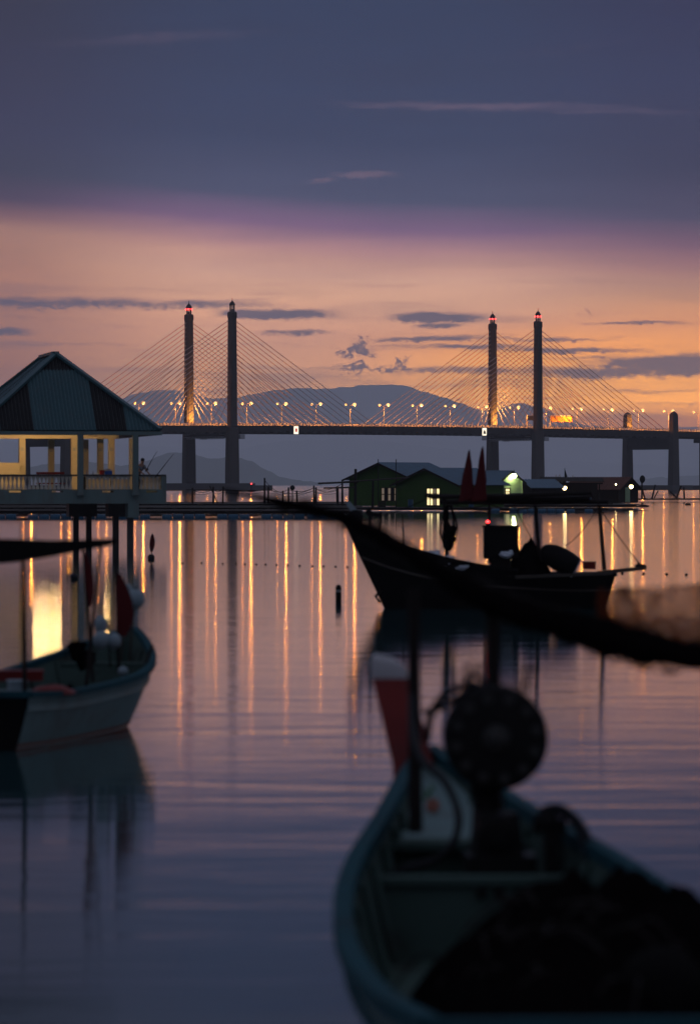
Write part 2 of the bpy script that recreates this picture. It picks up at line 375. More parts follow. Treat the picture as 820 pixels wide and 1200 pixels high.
# ------------------------------------------------------------------ mesh building
class MB:
    def __init__(self):
        self.v, self.f = [], []

    def add(self, vs, fs):
        o = len(self.v)
        self.v += [tuple(p) for p in vs]
        self.f += [tuple(i + o for i in q) for q in fs]
        return self

    def box(self, c, s, rz=0.0, taper=1.0):
        hx, hy, hz = s[0] / 2, s[1] / 2, s[2] / 2
        vs = []
        for z, k in ((-hz, 1.0), (hz, taper)):
            for x, y in ((-hx, -hy), (hx, -hy), (hx, hy), (-hx, hy)):
                x, y = x * k, y * k
                vs.append((c[0] + x * cos(rz) - y * sin(rz), c[1] + x * sin(rz) + y * cos(rz), c[2] + z))
        return self.add(vs, [(0, 3, 2, 1), (4, 5, 6, 7), (0, 1, 5, 4), (1, 2, 6, 5), (2, 3, 7, 6), (3, 0, 4, 7)])

    def bar(self, p, q, w, h=None, w2=None, h2=None):
        h = h or w
        p, q = Vector(p), Vector(q)
        d = (q - p).normalized()
        up = Vector((0, 0, 1)) if abs(d.z) < 0.95 else Vector((0, 1, 0))
        sx = d.cross(up).normalized()
        sz = sx.cross(d).normalized()
        vs = []
        for c, ww, hh in ((p, w, h), (q, w2 or w, h2 or h)):
            for a, b in ((-1, -1), (1, -1), (1, 1), (-1, 1)):
                vs.append(c + sx * a * ww / 2 + sz * b * hh / 2)
        return self.add(vs, [(0, 1, 2, 3), (7, 6, 5, 4), (0, 4, 5, 1), (1, 5, 6, 2), (2, 6, 7, 3), (3, 7, 4, 0)])

    def tube(self, pts, r, n=8, caps=True, squash=1.0):
        pts = [Vector(p) for p in pts]
        if not isinstance(r, (list, tuple)):
            r = [r] * len(pts)
        vs, fs = [], []
        for i, p in enumerate(pts):
            d = (pts[min(i + 1, len(pts) - 1)] - pts[max(i - 1, 0)]).normalized()
            up = Vector((0, 0, 1)) if abs(d.z) < 0.9 else Vector((0, 1, 0))
            sx = d.cross(up).normalized()
            sz = sx.cross(d).normalized()
            for k in range(n):
                a = 2 * pi * k / n
                vs.append(p + sx * cos(a) * r[i] + sz * sin(a) * r[i] * squash)
        for i in range(len(pts) - 1):
            for k in range(n):
                a, b = i * n + k, i * n + (k + 1) % n
                fs.append((a, b, b + n, a + n))
        if caps:
            fs.append(tuple(range(n))[::-1])
            fs.append(tuple((len(pts) - 1) * n + k for k in range(n)))
        return self.add(vs, fs)

    def ell(self, c, r, n=12, m=8, rz=0.0, jit=0.0):
        if not isinstance(r, (list, tuple)):
            r = (r, r, r)
        vs, fs = [], []
        for j in range(m + 1):
            th = pi * j / m
            for i in range(n):
                ph = 2 * pi * i / n
                k = 1.0
                x, y, z = sin(th) * cos(ph), sin(th) * sin(ph), cos(th)
                if jit:
                    k += jit * mnoise.noise(Vector((x * 2 + c[0], y * 2 + c[1], z * 2 + c[2])))
                x, y, z = x * r[0] * k, y * r[1] * k, z * r[2] * k
                vs.append((c[0] + x * cos(rz) - y * sin(rz), c[1] + x * sin(rz) + y * cos(rz), c[2] + z))
        for j in range(m):
            for i in range(n):
                a, b = j * n + i, j * n + (i + 1) % n
                fs.append((a, a + n, b + n, b))
        return self.add(vs, fs)

    def lathe(self, prof, c, n=12, axis='z'):
        vs, fs = [], []
        for (r, z) in prof:
            for k in range(n):
                a = 2 * pi * k / n
                if axis == 'z':
                    vs.append((c[0] + r * cos(a), c[1] + r * sin(a), c[2] + z))
                elif axis == 'y':
                    vs.append((c[0] + r * cos(a), c[1] + z, c[2] + r * sin(a)))
                else:
                    vs.append((c[0] + z, c[1] + r * cos(a), c[2] + r * sin(a)))
        for j in range(len(prof) - 1):
            for k in range(n):
                a, b = j * n + k, j * n + (k + 1) % n
                fs.append((a, b, b + n, a + n))
        fs.append(tuple(range(n))[::-1])
        fs.append(tuple((len(prof) - 1) * n + k for k in range(n)))
        return self.add(vs, fs)

    def prism(self, poly, ext):
        """poly: list of 3D points (planar), ext: extrusion vector"""
        n = len(poly)
        e = Vector(ext)
        vs = [Vector(p) for p in poly] + [Vector(p) + e for p in poly]
        fs = [tuple(range(n))[::-1], tuple(range(n, 2 * n))]
        for i in range(n):
            j = (i + 1) % n
            fs.append((i, j, j + n, i + n))
        return self.add(vs, fs)

    def mesh(self, name, m, origin=(0, 0, 0), smooth=False):
        me = bpy.data.meshes.new(name)
        ox, oy, oz = origin
        me.from_pydata([(x - ox, y - oy, z - oz) for x, y, z in self.v], [], self.f)
        bm = bmesh.new()
        bm.from_mesh(me)
        bmesh.ops.recalc_face_normals(bm, faces=bm.faces)
        bm.to_mesh(me)
        bm.free()
        me.materials.append(m)
        if smooth:
            for p in me.polygons:
                p.use_smooth = True
            try:
                me.set_sharp_from_angle(angle=radians(40))
            except Exception:
                pass
        return me

    def build(self, name, m, parent=None, smooth=False, origin=None, kind=None):
        if isinstance(m, str):
            m = M[m]
        if parent is not None:
            org = ORG.get(parent.name, (0, 0, 0))
        else:
            org = origin or (0, 0, 0)
        o = bpy.data.objects.new(name, self.mesh(name, m, org, smooth))
        COL.objects.link(o)
        if parent is not None:
            o.parent = parent
            ORG[o.name] = org
        else:
            o.location = org
            ORG[o.name] = tuple(org)
        if kind:
            o['kind'] = kind
        return o


ORG = {}


def tag(o, label, cat, group=None):
    o['label'] = label
    o['category'] = cat
    if group:
        o['group'] = group
    return o


def thing(name, loc, label, cat, group=None):
    o = bpy.data.objects.new(name, None)
    o.empty_display_size = 0.2
    COL.objects.link(o)
    o.location = loc
    ORG[o.name] = tuple(loc)
    return tag(o, label, cat, group)


def dup(o, parent=None):
    c = o.copy()
    COL.objects.link(c)
    if parent is not None:
        c.parent = parent
    for ch in [k for k in COL.objects if k.parent == o]:
        dup(ch, c)
    return c


def share(name, mesh, parent, loc, rot=(0, 0, 0), scale=None):
    o = bpy.data.objects.new(name, mesh)
    COL.objects.link(o)
    o.parent = parent
    org = ORG.get(parent.name, (0, 0, 0)) if parent else (0, 0, 0)
    o.location = (loc[0] - org[0], loc[1] - org[1], loc[2] - org[2])
    o.rotation_euler = rot
    if scale:
        o.scale = scale
    return o


def P(px, py, d):
    return Vector(((px - 410) * d / F, d, CH - (py - H) * d / F))


def wat(py, z=0.0):
    return (CH - z) * F / (py - H)


def ordinal(n):
    return ['first', 'second', 'third', 'fourth', 'fifth', 'sixth', 'seventh', 'eighth', 'ninth', 'tenth', 'eleventh', 'twelfth', 'thirteenth', 'fourteenth'][n]


# ------------------------------------------------------------------ water
wm_ = bpy.data.materials.new('sea_water')
wm_.use_nodes = True
t = wm_.node_tree
N = NT(t)
t.nodes.remove(t.nodes['Principled BSDF'])
geo = N.n('ShaderNodeNewGeometry')
mp = N.n('ShaderNodeMapping')
mp.inputs['Scale'].default_value = (0.30, 1.0, 1.0)
t.links.new(geo.outputs['Position'], mp.inputs[0])
n1 = N.noise(mp.outputs[0], 0.9, 3, 0.55, 0.4)
n2 = N.noise(mp.outputs[0], 3.2, 2, 0.5, 0.2)
mp2 = N.n('ShaderNodeMapping')
mp2.inputs['Scale'].default_value = (0.75, 1.0, 1.0)
t.links.new(geo.outputs['Position'], mp2.inputs[0])
n3 = N.noise(mp2.outputs[0], 0.30, 2, 0.5, 0.3)
hgt = N.m('ADD', N.m('ADD', n1, N.m('MULTIPLY', n2, 0.16)), N.m('MULTIPLY', n3, 0.6))
bn = N.n('ShaderNodeBump')
bn.inputs['Strength'].default_value = 1.0
bn.inputs['Distance'].default_value = 0.013
t.links.new(hgt, bn.inputs['Height'])
dif = N.n('ShaderNodeBsdfDiffuse')
dif.inputs['Color'].default_value = (0.014, 0.045, 0.048, 1)
glo = N.n('ShaderNodeBsdfAnisotropic', distribution='BECKMANN')
glo.inputs['Color'].default_value = (1, 1, 1, 1)
glo.inputs['Roughness'].default_value = 0.092
glo.inputs['Anisotropy'].default_value = 0.2
t.links.new(N.xyz(1.0, 0.0, 0.0), glo.inputs['Tangent'])
t.links.new(bn.outputs[0], glo.inputs['Normal'])
fre = N.n('ShaderNodeFresnel')
fre.inputs['IOR'].default_value = 1.45
mixs = N.n('ShaderNodeMixShader')
t.links.new(fre.outputs[0], mixs.inputs[0])
t.links.new(dif.outputs[0], mixs.inputs[1])
t.links.new(glo.outputs[0], mixs.inputs[2])
wo = [n_ for n_ in t.nodes if n_.type == 'OUTPUT_MATERIAL'][0]
t.links.new(mixs.outputs[0], wo.inputs['Surface'])
R_ = 60000
mb = MB()
mb.add([(-R_, -600, 0), (R_, -600, 0), (R_, R_, 0), (-R_, R_, 0)], [(0, 1, 2, 3)])
water = mb.build('water', wm_, kind='structure')


# ------------------------------------------------------------------ hills
def ridge(name, pts, d, depth, rough, seed, step):
    """a ridge line of hills: skyline given by bearing and elevation, built as a body with a front and a back slope"""
    xs = []
    x = pts[0][0]
    while x <= pts[-1][0]:
        for (x0, y0), (x1, y1) in zip(pts, pts[1:]):
            if x0 <= x <= x1:
                tt = (x - x0) / (x1 - x0)
                tt = tt * tt * (3 - 2 * tt) * 0.5 + tt * 0.5
                xs.append((x, y0 + (y1 - y0) * tt))
                break
        x += step
    rows = [(-1.0, 0.0), (-0.75, 0.30), (-0.5, 0.55), (-0.25, 0.80), (-0.1, 0.94), (0.0, 1.0), (0.15, 0.9), (0.5, 0.5), (1.0, 0.0)]
    vs, fs = [], []
    for (px, py) in xs:
        hz = max(1.0, (H - py) * d / F + CH)
        for (k, f) in rows:
            y = d + k * depth
            X = (px - 410) * d / F
            nz = mnoise.fractal(Vector((X / (depth * 0.3) + seed, y / (depth * 0.3), seed)), 0.8, 2.0, 5)
            z = hz * f * (1 + 0.30 * nz * min(1.0, (1 - f) * 1.6)) if f > 0 else -0.5
            if f >= 0.9:
                z += rough * mnoise.fractal(Vector((X / (rough * 9), seed * 3.1, y / (rough * 9))), 0.9, 2.0, 4)
            vs.append((X, y, z))
    n = len(rows)
    for i in range(len(xs) - 1):
        for j in range(n - 1):
            a = i * n + j
            fs.append((a, a + n, a + n + 1, a + 1))
    mb = MB()
    mb.add(vs, fs)
    return mb.build(name, 'forest', kind='structure', smooth=True)


ridge('mountains', [(-900, 520), (-500, 500), (-200, 484), (0, 480), (80, 475), (142, 466), (165, 459), (184, 456), (215, 459), (243, 466), (274, 467), (305, 461), (323, 457), (360, 455),
                    (400, 454), (425, 451), (449, 450), (472, 452), (502, 460), (538, 472), (560, 480), (576, 484), (592, 476), (610, 472), (630, 477), (656, 488), (690, 499), (740, 504), (800, 501),
                    (840, 498), (900, 505), (1100, 512), (1400, 530), (1800, 550)], 43000, 4500, 18.0, 1.3, 5)
ridge('hills', [(-900, 545), (-300, 530), (-100, 522), (100, 517), (200, 524), (280, 527), (330, 517), (420, 513), (480, 521), (560, 530), (700, 542), (820, 548), (1000, 540), (1400, 550), (1800, 560)], 36500, 1800, 14.0, 4.7, 6)
ridge('hill', [(-700, 560), (-300, 548), (-100, 552), (0, 550), (60, 545), (100, 541), (140, 545), (172, 539), (200, 531), (215, 530), (243, 537), (282, 537), (293, 541), (309, 551), (328, 560), (360, 564), (376, 568)], 15500, 700, 9.0, 9.2, 2)
ridge('hill', [(690, 568), (735, 563), (770, 560), (800, 558), (830, 556), (900, 560), (1100, 566), (1300, 569)], 21000, 700, 9.0, 12.2, 3)

# ------------------------------------------------------------------ haze
hm = bpy.data.materials.new('haze_air')
hm.use_nodes = True
t = hm.node_tree
t.nodes.clear()
pv = t.nodes.new('ShaderNodeVolumePrincipled')
pv.inputs['Color'].default_value = (1.0, 0.98, 1.0, 1)
pv.inputs['Density'].default_value = HAZE
pv.inputs['Anisotropy'].default_value = 0.0
ho = t.nodes.new('ShaderNodeOutputMaterial')
t.links.new(pv.outputs[0], ho.inputs['Volume'])
mb = MB()
mb.box((0, 23000, 619), (76000, 50000, 1240))
mb.build('haze', hm, kind='stuff')

# ------------------------------------------------------------------ the bridge
BU = Vector((0.805, 0.594, 0)).normalized()       # along the deck, left to right
BN = Vector((-BU.y, BU.x, 0))                     # across the deck, away from the camera
P1 = Vector((-62.5, 2090, 0))
SPAN, WID, SIDE = 209.0, 41.0, 104.0


def bp(s, n, z):
    p = P1 + BU * s + BN * n
    return Vector((p.x, p.y, z))


def dz_(s):
    return 35.0 - 3.0e-5 * (s - 130) ** 2


BR = math.atan2(BU.y, BU.x)
bridge = thing('cable_stayed_bridge', bp(SPAN / 2, WID / 2, 0), 'long cable stayed bridge with two pairs of tall pylons crossing the strait', 'bridge')
S0, S1 = -420, 620
mb = MB()
prof = [(1.5, 0.0), (1.5, -3.4), (3.2, -3.4), (4.2, -1.2), (WID - 4.2, -1.2), (WID - 3.2, -3.4), (WID - 1.5, -3.4), (WID - 1.5, 0.0)]
vs, fs = [], []
ss = [S0 + i * 10 for i in range(int((S1 - S0) / 10) + 1)]
for s in ss:
    for (n, z) in prof:
        vs.append(bp(s, n, dz_(s) + z))
k = len(prof)
for i in range(len(ss) - 1):
    for j in range(k):
        a, c = i * k + j, i * k + (j + 1) % k
        fs.append((a, c, c + k, a + k))
mb.add(vs, fs)
deck = mb.build('deck', 'girder', bridge)
mb = MB()
s = -106
while s < SPAN + 104:
    mb.add(*(lambda q: (q, [(0, 1, 2, 3), (7, 6, 5, 4), (0, 4, 5, 1), (1, 5, 6, 2), (2, 6, 7, 3), (3, 7, 4, 0)]))(
        [bp(s - 1.6, n, dz_(s) - 3.37) if q == 0 else bp(s + 1.6, n, dz_(s) - 3.37) if q == 1 else bp(s + 0.9, n, dz_(s) - 4.25) if q == 2 else bp(s - 0.9, n, dz_(s) - 4.25)
         for n in (1.7, WID - 1.7) for q in range(4)]))
    s += 5.2
mb.build('cross_beam', 'girder', deck, kind='stuff')
mb = MB()
for n in (1.7, WID - 1.7):
    for i in range(len(ss) - 1):
        for zz in (0.45, 1.15):
            mb.bar(bp(ss[i], n, dz_(ss[i]) + zz), bp(ss[i + 1], n, dz_(ss[i + 1]) + zz), 0.12, 0.2)
    s = S0 + 1
    while s < S1:
        mb.box(bp(s, n, dz_(s) + 0.75), (0.22, 0.7, 1.5), BR)
        s += 2.2
mb.build('railing', 'railing', deck, kind='stuff')
mb = MB()
for n in (WID / 2 - 0.3,):
    for i in range(len(ss) - 1):
        mb.bar(bp(ss[i], n, dz_(ss[i]) + 0.72), bp(ss[i + 1], n, dz_(ss[i + 1]) + 0.72), 0.4, 1.4)
mb.build('median_barrier', 'railing', deck)

tops = {}
for si, s in enumerate((0.0, SPAN)):
    for ni, n in enumerate((0.0, WID)):
        dzv = dz_(s)
        mb = MB()
        vs, fs = [], []
        prof = [(0, 6.7, 6.0), (12, 6.5, 5.9), (dzv - 4.2, 5.9, 5.5), (dzv - 1.4, 5.7, 5.4), (dzv - 1.2, 4.6, 4.6), (70, 4.2, 4.2), (91.5, 3.9, 3.9), (92.0, 4.3, 4.3), (94.4, 4.3, 4.3), (95.0, 3.4, 3.4)]
        ch = 0.18
        for (z, a, c) in prof:
            hx, hy = a / 2, c / 2
            for (x, y) in ((-hx + ch * a, -hy), (hx - ch * a, -hy), (hx, -hy + ch * c), (hx, hy - ch * c), (hx - ch * a, hy), (-hx + ch * a, hy), (-hx, hy - ch * c), (-hx, -hy + ch * c)):
                vs.append(bp(s + x, n + y, z))
        for j in range(len(prof) - 1):
            for q in range(8):
                a, c = j * 8 + q, j * 8 + (q + 1) % 8
                fs.append((a, c, c + 8, a + 8))
        fs.append(tuple((len(prof) - 1) * 8 + q for q in range(8)))
        mb.add(vs, fs)
        py = mb.build('pylon', 'concrete', bridge)
        mb = MB()
        for q in range(8):
            a = q * pi / 4
            mb.bar(bp(s + 1.25 * cos(a), n + 1.25 * sin(a), 95.02), bp(s + 1.25 * cos(a), n + 1.25 * sin(a), 98.4), 0.32)
        c0 = bp(s, n, 0)
        mb.lathe([(1.62, 98.3), (1.62, 98.7), (1.4, 99.3), (0.9, 100.1), (0.3, 100.6), (0.16, 101.2), (0.08, 102.4)], c0, 12)
        mb.lathe([(0.5, 95.0), (0.5, 96.2), (0.4, 96.4)], c0, 8)
        mb.build('lantern', 'girder', py)
        if not (si == 0 and ni == 0):
            for a in (-0.8, pi / 2 - 0.8, pi - 0.8, 1.5 * pi - 0.8):
                mb = MB()
                mb.ell(bp(s + 1.55 * cos(a), n + 1.55 * sin(a), 97.7), 0.45, 8, 6)
                mb.build('beacon_lamp', 'red', py)
    # crossbeam under the deck and the pile cap
    mb = MB()
    mb.box(bp(s, WID / 2, dz_(s) - 5.0), (4.6, WID - 5.5, 3.0), BR)
    mb.build('portal_beam', 'girder', bridge)
    mb = MB()
    mb.box(bp(s, WID / 2, 1.0), (34, WID + 26, 3.4), BR)
    mb.box(bp(s, WID / 2, 3.2), (20, WID + 14, 1.2), BR)
    mb.build('pile_cap', 'pile', bridge)
    # maintenance gantry slung under the deck
    mb = MB()
    for n in (4.0, WID - 4):
        for zz in (-4.7, -6.0):
            mb.bar(bp(s - 6, n, dz_(s) + zz), bp(s + 7, n, dz_(s) + zz), 0.22)
    for q in range(14):
        n = 3.0 + q * (WID - 6) / 13
        n2 = 3.0 + (q + 1) * (WID - 6) / 13
        for sx in (-3.5, 4.5):
            if q < 13:
                mb.bar(bp(s + sx, n, dz_(s) - 6.9), bp(s + sx, n2, dz_(s) - 5.9), 0.14)
                mb.bar(bp(s + sx, n, dz_(s) - 5.9), bp(s + sx, n2, dz_(s) - 5.9), 0.2)
                mb.bar(bp(s + sx, n, dz_(s) - 6.9), bp(s + sx, n2, dz_(s) - 6.9), 0.2)
            mb.bar(bp(s + sx, n, dz_(s) - 6.9), bp(s + sx, n, dz_(s) - 5.9), 0.14)
    for n in (2.6, WID - 2.6):
        mb.box(bp(s + 8, n, dz_(s) - 5.9), (3, 1.5, 2.4), BR)
    mb.build('service_gantry', 'galv', bridge, kind='stuff')
    # stay cables
    for n in (0.0, WID):
        na = 1.9 if n == 0 else WID - 1.9
        for sg in (-1, 1):
            for i in range(18):
                a = 8.5 + i * (97.0 if sg > 0 else 95.5) / 17 - (8.5 / 17) * i
                h = 49.5 + i * 41.0 / 17
                mb = MB()
                mb.tube([bp(s + sg * 1.6, n + (0.4 if n == 0 else -0.4), h), bp(s + sg * a, na, dz_(s + sg * a) + 0.2)], 0.19, 5, False)
                mb.build('stay_cable', 'cable', bridge)

for s, stub in ((-SIDE, True), (SPAN + 101, True)):
    for n in (0.0, WID):
        mb = MB()
        vs, fs = [], []
        top = dz_(s) + 11.5
        prof = [(0, 5.2, 4.6), (dz_(s) - 5, 4.2, 4.0), (dz_(s) + 8, 3.6, 3.6), (top - 1.6, 3.3, 3.3), (top - 0.7, 1.8, 1.8), (top, 0.8, 0.8)]
        for (z, a, c) in prof:
            for (x, y) in ((-a / 2, -c / 2), (a / 2, -c / 2), (a / 2, c / 2), (-a / 2, c / 2)):
                vs.append(bp(s + x, n + y, z))
        for j in range(len(prof) - 1):
            for q in range(4):
                a, c = j * 4 + q, j * 4 + (q + 1) % 4
                fs.append((a, c, c + 4, a + 4))
        fs.append(tuple((len(prof) - 1) * 4 + q for q in range(4)))
        mb.add(vs, fs)
        mb.build('pier_column', 'concrete', bridge)
    mb = MB()
    mb.box(bp(s, WID / 2, dz_(s) - 7.0), (3.4, WID - 4.0, 7.2), BR)
    mb.build('portal_beam', 'girder', bridge)
    mb = MB()
    mb.box(bp(s, WID / 2, 0.9), (16, WID + 16, 3.6), BR)
    mb.build('pile_cap', 'pile', bridge)
for s in (SPAN + 152, SPAN + 192, SPAN + 232, SPAN + 272, -SIDE - 40, -SIDE - 80, -SIDE - 120, -SIDE - 160):
    for n in (9, WID - 9):
        mb = MB()
        mb.box(bp(s, n, (dz_(s) - 5.2) / 2), (3.0, 3.6, dz_(s) - 5.2), BR)
        mb.build('pier', 'concrete', bridge)
    mb = MB()
    mb.box(bp(s, WID / 2, dz_(s) - 4.55), (3.6, WID - 5, 2.2), BR)
    mb.build('pier_head', 'girder', bridge)
    mb = MB()
    mb.box(bp(s, WID / 2, 0.9), (8, WID + 4, 3.4), BR)
    mb.build('pile_cap', 'pile', bridge)

# street lamps in the middle of the deck
mast_px = 26.0
lamp_root = None
pos = [(-21.8 + 23.1 * i) for i in range(-5, 20)]
left_pair, right_pair = 0.0, SPAN
for i, s in enumerate(pos):
    z = dz_(s)
    if lamp_root is None:
        lamp_root = thing('street_lamp', (0, 0, 0), 'x', 'street lamp', 'twin street lamps along the bridge deck')
        mb = MB()
        mb.tube([(0, 0, 0.8), (0, 0, 6), (0, 0, 11.6)], [0.16, 0.13, 0.09], 6)
        mb.build('pole', 'galv', lamp_root)
        for sgn, mm in ((-1, 'lamp'), (1, 'lamp2')):
            mb = MB()
            e = BN * sgn
            mb.tube([(0, 0, 11.3), (e.x * 1.5, e.y * 1.5, 12.0), (e.x * 3.6, e.y * 3.6, 12.3)], [0.09, 0.07, 0.06], 5)
            mb.build('arm', 'galv', lamp_root)
            mb = MB()
            rr = 0.95 if sgn < 0 else 0.72
            mb.ell((e.x * 4.0, e.y * 4.0, 12.2), (rr, rr, rr * 0.85), 10, 7)
            lh = mb.build('lamp_head', mm, lamp_root, smooth=True)
            ld = bpy.data.lights.new('lamp', 'POINT')
            ld.energy = 5600 if sgn < 0 else 800
            ld.color = (1.0, 0.27, 0.035)
            ld.shadow_soft_size = 0.35
            lo = bpy.data.objects.new('lamp', ld)
            COL.objects.link(lo)
            lo.parent = lh
            lo.location = (e.x * 4.0, e.y * 4.0, 12.2 - rr - 0.4)
            ld = bpy.data.lights.new('reflector', 'SPOT')
            ld.energy = 22000 if sgn < 0 else 16000
            ld.color = (1.0, 0.34, 0.055)
            ld.spot_size = radians(152)
            ld.spot_blend = 0.35
            ld.shadow_soft_size = 0.3
            lo = bpy.data.objects.new('reflector', ld)
            COL.objects.link(lo)
            lo.parent = lh
            lo.location = (e.x * 4.0, e.y * 4.0, 12.2 - rr - 0.2)
        lr = lamp_root
    else:
        lr = dup(lamp_root)
    lr.location = bp(s, WID / 2 + 1.0, z)
lamps = [o for o in COL.objects if o.parent is None and o.name.startswith('street_lamp')]
mid = SPAN / 2
for o, s in zip(lamps, pos):
    if s < -8:
        k = sum(1 for q in pos if s < q < -8)
        lb = 'twin arm street lamp on the bridge, %s to the left of the left pylon pair' % ordinal(k)
    elif s < mid:
        k = sum(1 for q in pos if -8 <= q < s)
        lb = 'twin arm street lamp on the bridge, %s to the right of the left pylon pair' % ordinal(k)
    elif s < SPAN + 5:
        k = sum(1 for q in pos if s < q < SPAN + 5)
        lb = 'twin arm street lamp on the bridge, %s to the left of the right pylon pair' % ordinal(k)
    else:
        k = sum(1 for q in pos if SPAN + 5 <= q < s)
        lb = 'twin arm street lamp on the bridge, %s to the right of the right pylon pair' % ordinal(k)
    o['label'] = lb


def s_at(px, n=0.0):
    """distance along the deck whose bearing is px, for an offset n across the deck"""
    k = (px - 410) / F
    a = P1 + BN * n
    return (k * a.y - a.x) / (BU.x - k * BU.y)


# sodium floodlights on the deck that wash the far pylons and stubs
def floodlight(s, n, tgt, power, label, cone=70):
    p = bp(s, n, dz_(s) + 0.05)
    r = thing('floodlight', p, label, 'floodlight')
    mb = MB()
    mb.box(p + Vector((0, 0, 0.45)), (0.5, 0.3, 0.4), BR)
    mb.bar(p, p + Vector((0, 0, 0.3)), 0.15)
    mb.build('housing', 'iron', r)
    ld = bpy.data.lights.new('lamp', 'SPOT')
    ld.energy = power
    ld.color = (1.0, 0.40, 0.08)
    ld.spot_size = radians(cone)
    ld.spot_blend = 0.9
    ld.shadow_soft_size = 0.3
    lo = bpy.data.objects.new('lamp', ld)
    COL.objects.link(lo)
    lo.parent = r
    lo.location = (0, 0, 0.9)
    dv = Vector(tgt) - (p + Vector((0, 0, 0.9)))
    lo.rotation_euler = dv.to_track_quat('-Z', 'Y').to_euler()


for s, nm in ((0.0, 'left'), (SPAN, 'right')):
    floodlight(s, WID - 9, bp(s, WID - 2, dz_(s) + 9), 110000, 'floodlight on the deck washing the far pylon of the %s pair' % nm, 100)
    floodlight(s, 9, bp(s, 2, dz_(s) + 8), 26000, 'floodlight on the deck washing the near pylon of the %s pair' % nm, 100)
floodlight(SPAN + 101, WID - 8, bp(SPAN + 101, WID - 2, dz_(310) + 5), 42000, 'floodlight washing the pointed stub of the right anchor pier', 90)


# navigation signs hung on the near side of the deck
def nav_sign(px, kind, label):
    s = s_at(px, 0.9)
    base = bp(s, 0.9, dz_(s) - 4.6)
    r = thing('navigation_sign', base, label, 'sign', 'lit navigation signs on the bridge side')
    mb = MB()
    mb.box(bp(s, 1.15, dz_(s) - 2.4), (3.3, 0.3, 4.5), BR)
    mb.build('backing', 'galv', r)
    mb = MB()
    mb.box(bp(s, 0.93, dz_(s) - 2.4), (2.9, 0.1, 4.1), BR)
    mb.build('face', 'signlit', r)
    mb = MB()
    c = bp(s, 0.84, dz_(s) - 2.4)
    if kind == 'square':
        mb.box(c, (1.5, 0.06, 1.9), BR)
        mb.build('marking', 'signred', r)
    else:
        mb.prism([c + BU * -1.1 + Vector((0, 0, -1.2)), c + BU * 1.1 + Vector((0, 0, -1.2)), c + BU * 0.35 + Vector((0, 0, 0.9)), c + BU * -0.35 + Vector((0, 0, 0.9))], BN * -0.06)
        mb.build('marking', 'black', r)
    mb = MB()
    for q in (-1.2, 1.2):
        mb.bar(bp(s + q, 1.3, dz_(s) - 4.6), bp(s + q, 1.3, dz_(s) + 0.8), 0.2)
    mb.build('bracket', 'galv', r)


nav_sign(347, 'square', 'bright white sign with a red square hung on the bridge side')
nav_sign(567.5, 'tri', 'bright white sign with a black triangle hung on the bridge side')
s = s_at(460, 1.0)
mb = MB()
mb.box(bp(s, 1.0, dz_(s) - 2.1), (4.6, 0.4, 3.4), BR)
mb.box(bp(s, 0.95, dz_(s) - 2.1), (3.9, 0.4, 2.8), BR)
tag(mb.build('sign', 'concrete', origin=bp(s, 1.0, dz_(s) - 4)), 'unlit grey panel fixed to the bridge girder at mid span', 'sign')
s = s_at(567.5, 0.9)
mb = MB()
mb.box(bp(s, 1.05, dz_(s) - 6.0), (3.2, 0.3, 2.4), BR)
for q in (-1, 1):
    mb.bar(bp(s + q, 1.2, dz_(s) - 7.0), bp(s + q, 1.2, dz_(s) - 3.4), 0.16)
tag(mb.build('sign', 'galv', origin=bp(s, 1.05, dz_(s) - 7)), 'small grey panel hung below the white triangle sign on the bridge', 'sign')


def gantry_sign(px0, px1, n, z0, z1, m, label, back=None):
    s0, s1 = s_at(px0, n), s_at(px1, n)
    sc = (s0 + s1) / 2
    r = thing('overhead_sign', bp(sc, n, dz_(sc)), label, 'road sign', 'overhead road signs on the bridge')
    mb = MB()
    mb.box(bp(sc, n, dz_(sc) + (z0 + z1) / 2), (s1 - s0, 0.4, z1 - z0), BR)
    mb.build('sign_board', m, r)
    mb = MB()
    mb.tube([bp(s0 - 0.6, n, dz_(sc)), bp(s0 - 0.6, n, dz_(sc) + z1 + 0.5)], 0.35, 8)
    mb.bar(bp(s0 - 0.6, n, dz_(sc) + z1 + 0.3), bp(s1, n, dz_(sc) + z1 + 0.3), 0.4)
    mb.build('gantry_post', 'galv', r)
    return r




gantry_sign(645.5, 670, 30, 4.6, 7.8, 'orange', 'orange lit road sign on a post right of the right pylons')
gantry_sign(618.5, 626, 20, 4.9, 7.4, 'black', 'small dark road sign just left of the rightmost pylon')

# channel marker with a red light by the left pylon foot
p = P(294.5, 577, 1700)
r = thing('channel_marker', (p.x, p.y, 0), 'red light on a thin pole beside the left pylon foot', 'beacon')
mb = MB()
mb.tube([(p.x, p.y, -0.5), (p.x, p.y, 3.2)], 0.3, 6)
mb.lathe([(1.6, 0), (1.6, 0.8), (0.5, 1.4)], (p.x, p.y, -0.2), 10)
mb.build('pole', 'iron', r)
mb = MB()
mb.ell((p.x, p.y, 3.4), 0.30, 8, 6)
mb.build('lamp', 'red', r)

# far pale towers on the shore
for px, yt, w in ((647.5, 560, 2.0), (651.5, 557.5, 2.2), (655.5, 557, 2.2), (671, 558, 1.6)):
    d = 6000
    q = P(px, yt, d)
    mb = MB()
    hh = q.z
    mb.box((q.x, d, hh / 2), (w * d / F, 12, hh))
    mb.box((q.x, d, hh + 1), (w * d / F * 0.5, 6, 2))
    for z in range(4, int(hh), 4):
        mb.box((q.x, d - 6.1, z), (w * d / F * 1.04, 0.6, 0.7))
    tag(mb.build('apartment_tower', 'citywall', origin=(q.x, d, 0)), 'tiny pale tower far off behind the shacks, %s from the left' % ordinal([647.5, 651.5, 655.5, 671].index(px)), 'tower', 'distant towers on the shore')


